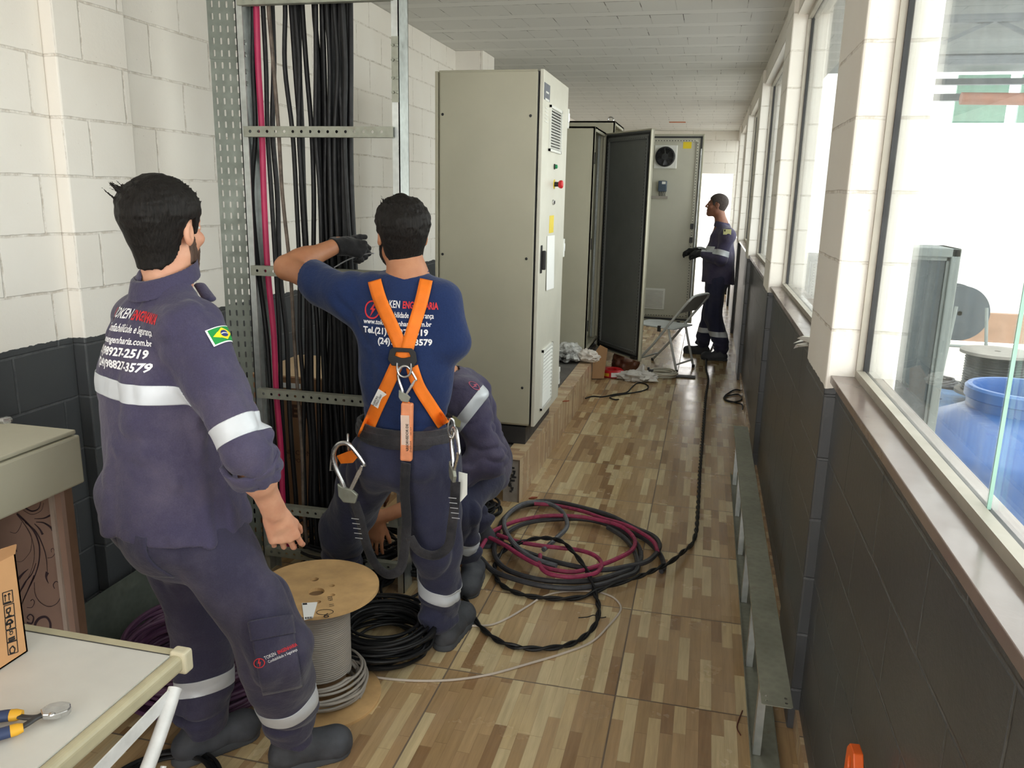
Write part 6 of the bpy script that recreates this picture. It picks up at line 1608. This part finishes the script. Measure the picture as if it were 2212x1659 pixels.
ri = P(975, 925, 1, 2.48); build('side_ring', MB().tube([ri+RB*.012*math.cos(a)+UP*(.034*math.sin(a)) for a in [i*math.pi/10 for i in range(20)]], .0035, 8, closed=True), M['steel'], hs)
loose([P(984, 1040, 1, 2.47), P(982, 1090, 1, 2.49), P(976, 1140, 1, 2.5), P(968, 1180, 1, 2.5), P(940, 1200, 1, 2.49), P(905, 1190, 1, 2.48), P(885, 1160, 1, 2.47)], .034, 'lanyard')
for base_, n_ in ((P(768, 1120, 1, 2.452), 5), (P(978, 1075, 1, 2.465), 5)):
    for k in range(n_): o_ = base_-UP*.018*k+RB*.003*k; build('stitch_bar', MB().box((o_.x-.014, o_.y-.004, o_.z-.0012), (o_.x+.014, o_.y-.003, o_.z+.0012)), simple('white_stitch', srgb(170, 170, 175), .8) if k == 0 else bpy.data.materials['white_stitch'], hs)
tg = P(998, 1050, 1, 2.50); build('document_sleeve', MB().prism([tg+UP*.05-RB*.012, tg+UP*.045+RB*.018, tg+RB*.018-UP*.03, tg-RB*.006-UP*.06, tg-RB*.012-UP*.02], FB*.003), M['white'], hs)
# cable tie held in the glove
tag(build('cable_tie', MB().tube(smooth_path([P(722, 578, 1, 3.0), P(750, 562, 1, 3.0), P(775, 553, 1, 2.99), P(795, 548, 1, 2.97), P(808, 547, 1, 2.94)], 5), .0028, 6), simple('tie_nylon', srgb(150, 152, 156), .4)), 'thin grey cable tie held in the black glove at the rack', 'cable tie')
# ======== kneeling worker behind
pC = thing('person', (-1.0, 3.35, 0), 'person in navy work clothes crouching behind the harness worker and reaching under the rack', 'person')
FC = nrm((-.92, -.1, 0)); RC_ = nrm((-.1, .92, 0))
hipC = V((-.955, 3.46, .46)); chC = V((-1.03, 3.34, .80)); nkC = V((-1.075, 3.27, .93)); hdC = V((-1.14, 3.24, 1.03))
lsC, leC, lwC = Pq(1005, 858, 3.20), Pq(1052, 985, 3.20), Pq(930, 1075, 3.06)
rsC, reC, rwC = V((-1.10, 3.50, .86)), V((-1.28, 3.45, .62)), V((-1.36, 3.28, .42))
handC = V((-1.285, 3.0, .36))
lkC, laC = Pq(993, 1100, 3.10), V((-.965, 3.24, .10)); rkC, raC = V((-1.2, 3.62, .46)), V((-1.0, 3.62, .10))
S = SDF((-1.62, 2.9, 0), (-.68, 3.85, 1.2), .005)
FCh = nrm(FC+UP*-.3); UCh = nrm(UP+FC*.3); RCh = FCh.cross(UCh)
head_geo(S, hdC, RCh, FCh, UCh); S.cone(hdC-UCh*.05, nkC, .056, .06, .03); S.cone(nkC, chC, .07, .12, .05); S.cone(chC, hipC, .125, .125, .05)
S.cone(lsC, leC, .05, .042, .02); S.cone(leC, lwC, .042, .034, .02); S.cone(lwC, handC, .034, .028, .02); S.cone(rsC, reC, .05, .042, .02); S.cone(reC, rwC, .042, .03, .02); S.cone(lsC, rsC, .05, .05, .05)
for h_, k_, a_ in ((hipC-RC_*.08, lkC, laC), (hipC+RC_*.08, rkC, raC)): S.cone(h_, k_, .08, .055, .04); S.cone(k_, a_, .052, .036, .03)
hand_geo(S, handC, nrm(V((-.15, 0, -1))), nrm(V((.1, -1, 0))), [(.15, .3, .2), (.15, .35, .2), (.2, .4, .2), (.25, .45, .2)], 1.0, side=-1, thumb=.5)
hand_geo(S, rwC, nrm(V((-.3, -.2, -1))), nrm(V((.3, -.8, 0))), [(.5, .6, .3)]*4, 1.0, side=1, thumb=.5)
bC = sobj(S, 'body', M['skin_b'], pC, 1)
hair_obj(hdC, RCh, FCh, UCh, M['hair_d'], bC, top=.010, low=.006, tuft=.006, seed=5)
S = SDF((-1.5, 3.0, .3), (-.68, 3.75, 1.02), .005)
S.cone(chC, hipC+UP*.02, .165, .165, .06, flat=(FC, .9)); S.cone(nkC-UP*.02, chC, .085, .15, .06); S.cone(lsC, rsC, .075, .075, .06)
S.cone(nkC, lsC, .07, .08, .05); S.cone(lsC, leC, .080, .072, .05); S.cone(leC, lwC, .074, .055, .04); S.cone(rsC, reC, .078, .066, .04); S.cone(reC, rwC, .062, .05, .02)
S.ell(leC+V((.0, -.0, -.02)), (.075, .075, .085), None, .04); S.cone(nkC-FC*.02, nkC+(hdC-nkC)*1.0, .066, .066, 0, op='sub')
S.disp(lambda p: (ridged(p*np.array([13, 13, 20.]), 12)-.5)*.018+(vnoise(p*np.array([8, 8, 8.]), 2)-.5)*.012)
jC = sobj(S, 'work_jacket', M['navy'], pC, 1)
q2 = lsC.lerp(leC, .22); band(jC, 'reflective_band', q2, nrm(leC-lsC+FC*-.25), .024, M['reflect'], jC, flt=lambda c: (c-q2).length < .12)
tC = tree_of(jC)
hit = tC.ray_cast(V((0, 0, H)), nrm(P(1025, 833, 1, 3.2)-V((0, 0, H))), 6)
if hit[0] is not None:
    n_ = -hit[1]; n_ = n_ if n_.dot(nrm(P(1025, 833, 1, 3.2)-V((0, 0, H)))) > 0 else -n_
    pm2 = frame(hit[0], nrm(V((.8, .2, -.5))), nrm(V((.5, .1, .8)))); mm = MB(); logo_disc(mm, pm2, .028); build('printed_logo', project(mm, tC, n_, .003, .1), simple('faded_red_print', srgb(168, 84, 104), .8), jC)
hit = tC.ray_cast(V((0, 0, H)), nrm(P(985, 905, 1, 3.2)-V((0, 0, H))), 6)
if hit[0] is not None: build('name_badge', MB().beam(hit[0]-V((.0, .006, .03)), hit[0]-V((-.01, .006, -.03)), .04, .003, (0, 1, 0)), simple('khaki_badge', srgb(160, 156, 120), .5), jC)
S = SDF((-1.4, 2.95, .02), (-.75, 3.85, .62), .005)
S.cone(hipC-RC_*.09, hipC+RC_*.09, .13, .13, .05)
for h_, k_, a_ in ((hipC-RC_*.09, lkC, laC), (hipC+RC_*.09, rkC, raC)): S.cone(h_, k_, .105, .085, .05); S.cone(k_, a_+UP*.04, .082, .075, .05)
S.plane((0, 0, .08), (0, 0, -1)); S.disp(foldT(1.1, seed=31))
trC = sobj(S, 'work_trousers', M['navy_dk'], pC, 1)
q3 = lkC.lerp(laC, .55); band(trC, 'reflective_band', q3, nrm(lkC-laC+V((.2, 0, 0))), .028, M['reflect'], trC, flt=lambda c: (c-q3).length < .13)
boot('boot', V((-.93, 3.33, 0)), V((-1.08, 3.12, 0)) if False else V((-.915, 3.07, 0)), M['boot'], pC, ank=laC); boot('boot', V((-.93, 3.64, 0)), V((-1.20, 3.60, 0)), M['boot'], pC, ank=raC)
# ======== worker at the far door
pD = thing('person', (.1, 9.1, 0), 'person in navy work clothes and black gloves standing in profile at the far open door', 'person')
FD = nrm((-.97, .12, 0)); LD = nrm((-.12, -.97, 0)); RD = -LD
hD = Pq(1549, 443, 9.1); nD = Pq(1559, 486, 9.1); oD = V((.13, 9.1, 0))
def D(r, f, z): return oD+RD*r+FD*f+UP*z
lsD, leD, lwD = Pq(1572, 510, 8.92), Pq(1556, 560, 8.88), Pq(1516, 548, 8.98)
rsD, reD, rwD = D(.19, .0, 1.38), D(.22, .12, 1.12), D(.10, .26, 1.16)
rhD, rkD, raD = D(.09, .0, .86), D(.11, .06, .48), V((.035, 9.25, .10)); lhD, lkD, laD = D(-.09, 0, .86), D(-.10, .0, .48), V((.225, 8.98, .10))
S = SDF((-.42, 8.6, 0), (.50, 9.6, 1.82), .006)
HFd = nrm(FD+UP*.08+LD*.05); HUd = nrm(UP-FD*.08); HRd = HFd.cross(HUd)
head_geo(S, hD, HRd, HFd, HUd); S.cone(hD-HFd*.02-UP*.05, nD, .058, .062, .03); S.cone(nD, D(0, 0, 1.36), .06, .09, .05)
S.cone(D(0, 0, 1.30), D(0, 0, .9), .125, .12, .05, flat=(FD, .7)); S.cone(lsD, rsD, .05, .05, .05)
S.cone(lsD, leD, .05, .042, .02); S.cone(leD, lwD, .042, .03, .02); S.cone(rsD, reD, .05, .042, .02); S.cone(reD, rwD, .042, .03, .02)
for h_, k_, a_ in ((rhD, rkD, raD), (lhD, lkD, laD)): S.cone(h_, k_, .085, .055, .04); S.cone(k_, a_, .052, .036, .03)
gl_ = [(lwD, nrm(FD+RD*.2), nrm(LD*.6+UP*.6), -1), (rwD, nrm(FD-RD*.2), nrm(UP*.7+RD*.4), 1)]
cD = [(.5, .8, .4), (.55, .85, .4), (.6, .9, .4), (.65, .9, .4)]
for w_, d_, n_, sd in gl_: hand_geo(S, w_, d_, n_, cD, 1.0, side=sd, thumb=.4)
bD = sobj(S, 'body', M['skin_d'], pD, 1)
for e in (-1, 1):
    build('eye', MB().lathe(hD+HRd*.031*e+HFd*.078+HUd*.004, [(.0001, -.0142), (.0095, -.0105), (.0142, 0), (.0095, .0105), (.0001, .0142)], 12), M['eye'], bD)
    build('eyebrow', MB().tube([hD+HRd*.014*e+HFd*.091+HUd*.024, hD+HRd*.034*e+HFd*.087+HUd*.028, hD+HRd*.052*e+HFd*.068+HUd*.024], .004, 6), M['hair'], bD)
hair_obj(hD, HRd, HFd, HUd, M['hair_d'], bD, top=.006, low=.003, tuft=.002, seed=9, h=.005)
for w_, d_, n_, sd in gl_:
    S = SDF(np.array(w_)-.2, np.array(w_)+.2, .0045); hand_geo(S, w_, d_, n_, cD, 1.0, side=sd, thumb=.4, g=.003); S.cone(w_-d_*.05, w_+d_*.02, .040, .036, .01); S.plane(w_-d_*.05, -d_)
    sobj(S, 'glove', M['glove'], pD, 0)
S = SDF((-.2, 8.65, .74), (.5, 9.5, 1.56), .006)
S.cone(D(0, -.01, 1.26), D(0, 0, 1.1), .17, .175, .06, flat=(FD, .78)); S.cone(D(0, 0, 1.1), D(0, -.01, .80), .175, .19, .06, flat=(FD, .95)); S.cone(lsD, rsD, .07, .07, .06)
S.cone(nD-UP*.02, lsD, .065, .066, .05); S.cone(nD-UP*.02, rsD, .065, .066, .05); S.cone(lsD, leD, .076, .068, .04); S.cone(leD, lwD-nrm(lwD-leD)*.03, .068, .050, .03); S.cone(rsD, reD, .076, .066, .04); S.cone(reD, rwD-nrm(rwD-reD)*.03, .064, .05, .03)
S.plane(D(0, 0, .83), nrm(-UP+FD*.06), lo=(-.2, 8.65, .7), hi=(.5, 9.5, .95)); S.cone(nD-UP*.04, nD+UP*.1, .070, .072, 0, op='sub'); S.plane(nD+UP*.03, nrm(UP+FD*.3), lo=(nD[0]-.1, nD[1]-.1, 1.43), hi=(nD[0]+.1, nD[1]+.1, 1.56))
S.disp(lambda p: (ridged(p*np.array([11, 11, 7.]), 15)-.5)*.016+(vnoise(p*10., 2)-.5)*.008); S.plane(D(0, 0, .83), nrm(-UP+FD*.06), lo=(-.2, 8.65, .7), hi=(.5, 9.5, .95))
jD = sobj(S, 'work_jacket', M['navy'], pD, 1)
S = SDF(np.array(nD)-.14, np.array(nD)+.14, .005); cn_ = nrm(UP+FD*-.2)
S.cone(nD-UP*.03, nD+UP*.035, .088, .076, 0); S.plane(nD+UP*.035, cn_); S.plane(nD-UP*.03, -cn_); S.cone(nD-UP*.1, nD+UP*.1, .072, .066, 0, op='sub'); sobj(S, 'collar', M['navy'], jD, 1)
q4 = lsD.lerp(leD, .75); band(jD, 'reflective_band', q4, nrm(leD-lsD), .03, M['reflect'], jD, flt=lambda c: (c-q4).length < .10)
band(jD, 'reflective_band', D(0, 0, 1.20), UP, .028, M['reflect'], jD, flt=lambda c: (c-oD).dot(FD) > .02 and (c-lsD.lerp(leD, .6)).length > .10)
q6 = leD.lerp(lwD, .85); band(jD, 'reflective_band', rwD-nrm(rwD-reD)*.05, nrm(rwD-reD), .02, M['reflect'], jD, flt=lambda c: (c-rwD).length < .12)
tD = tree_of(jD); hit = tD.ray_cast(V((0, 0, H)), nrm(P(1571, 501, 1, 8.8)-V((0, 0, H))), 12)
if hit[0] is not None:
    c_ = hit[0]-V((0, .006, 0)); bd = build('arm_patch', MB().box((c_.x-.04, c_.y-.003, c_.z-.028), (c_.x+.04, c_.y, c_.z+.028)), simple('khaki_patch', srgb(196, 194, 140), .7), jD)
    build('patch_mark', MB().box((c_.x-.034, c_.y-.004, c_.z+.004), (c_.x-.018, c_.y-.003, c_.z+.024)), M['ink'], bd)
S = SDF((-.2, 8.7, .02), (.5, 9.5, .96), .006)
S.cone(D(0, 0, .92), D(0, 0, .84), .14, .155, .06, flat=(FD, .85))
for h_, k_, a_ in ((rhD, rkD, raD), (lhD, lkD, laD)): S.cone(h_, k_, .110, .090, .05); S.cone(k_, a_+UP*.05, .090, .088, .05); S.cone(a_+UP*.1, a_, .088, .07, .02)
S.plane((0, 0, .08), (0, 0, -1)); S.disp(foldT(.9, seed=41)); trD = sobj(S, 'work_trousers', M['navy_dk'], pD, 1)
for k_, a_ in ((rkD, raD), (lkD, laD)):
    q5 = k_.lerp(a_, .50); band(trD, 'reflective_band', q5, UP, .028, M['reflect'], trD, flt=lambda c, q5=q5: (c-q5).length < .13)
boot('boot', V((.11, 9.27, 0)), V((-.18, 9.29, 0)), M['boot'], pD, ank=raD); boot('boot', V((.30, 8.96, 0)), V((.02, 8.97, 0)), M['boot'], pD, ank=laD)
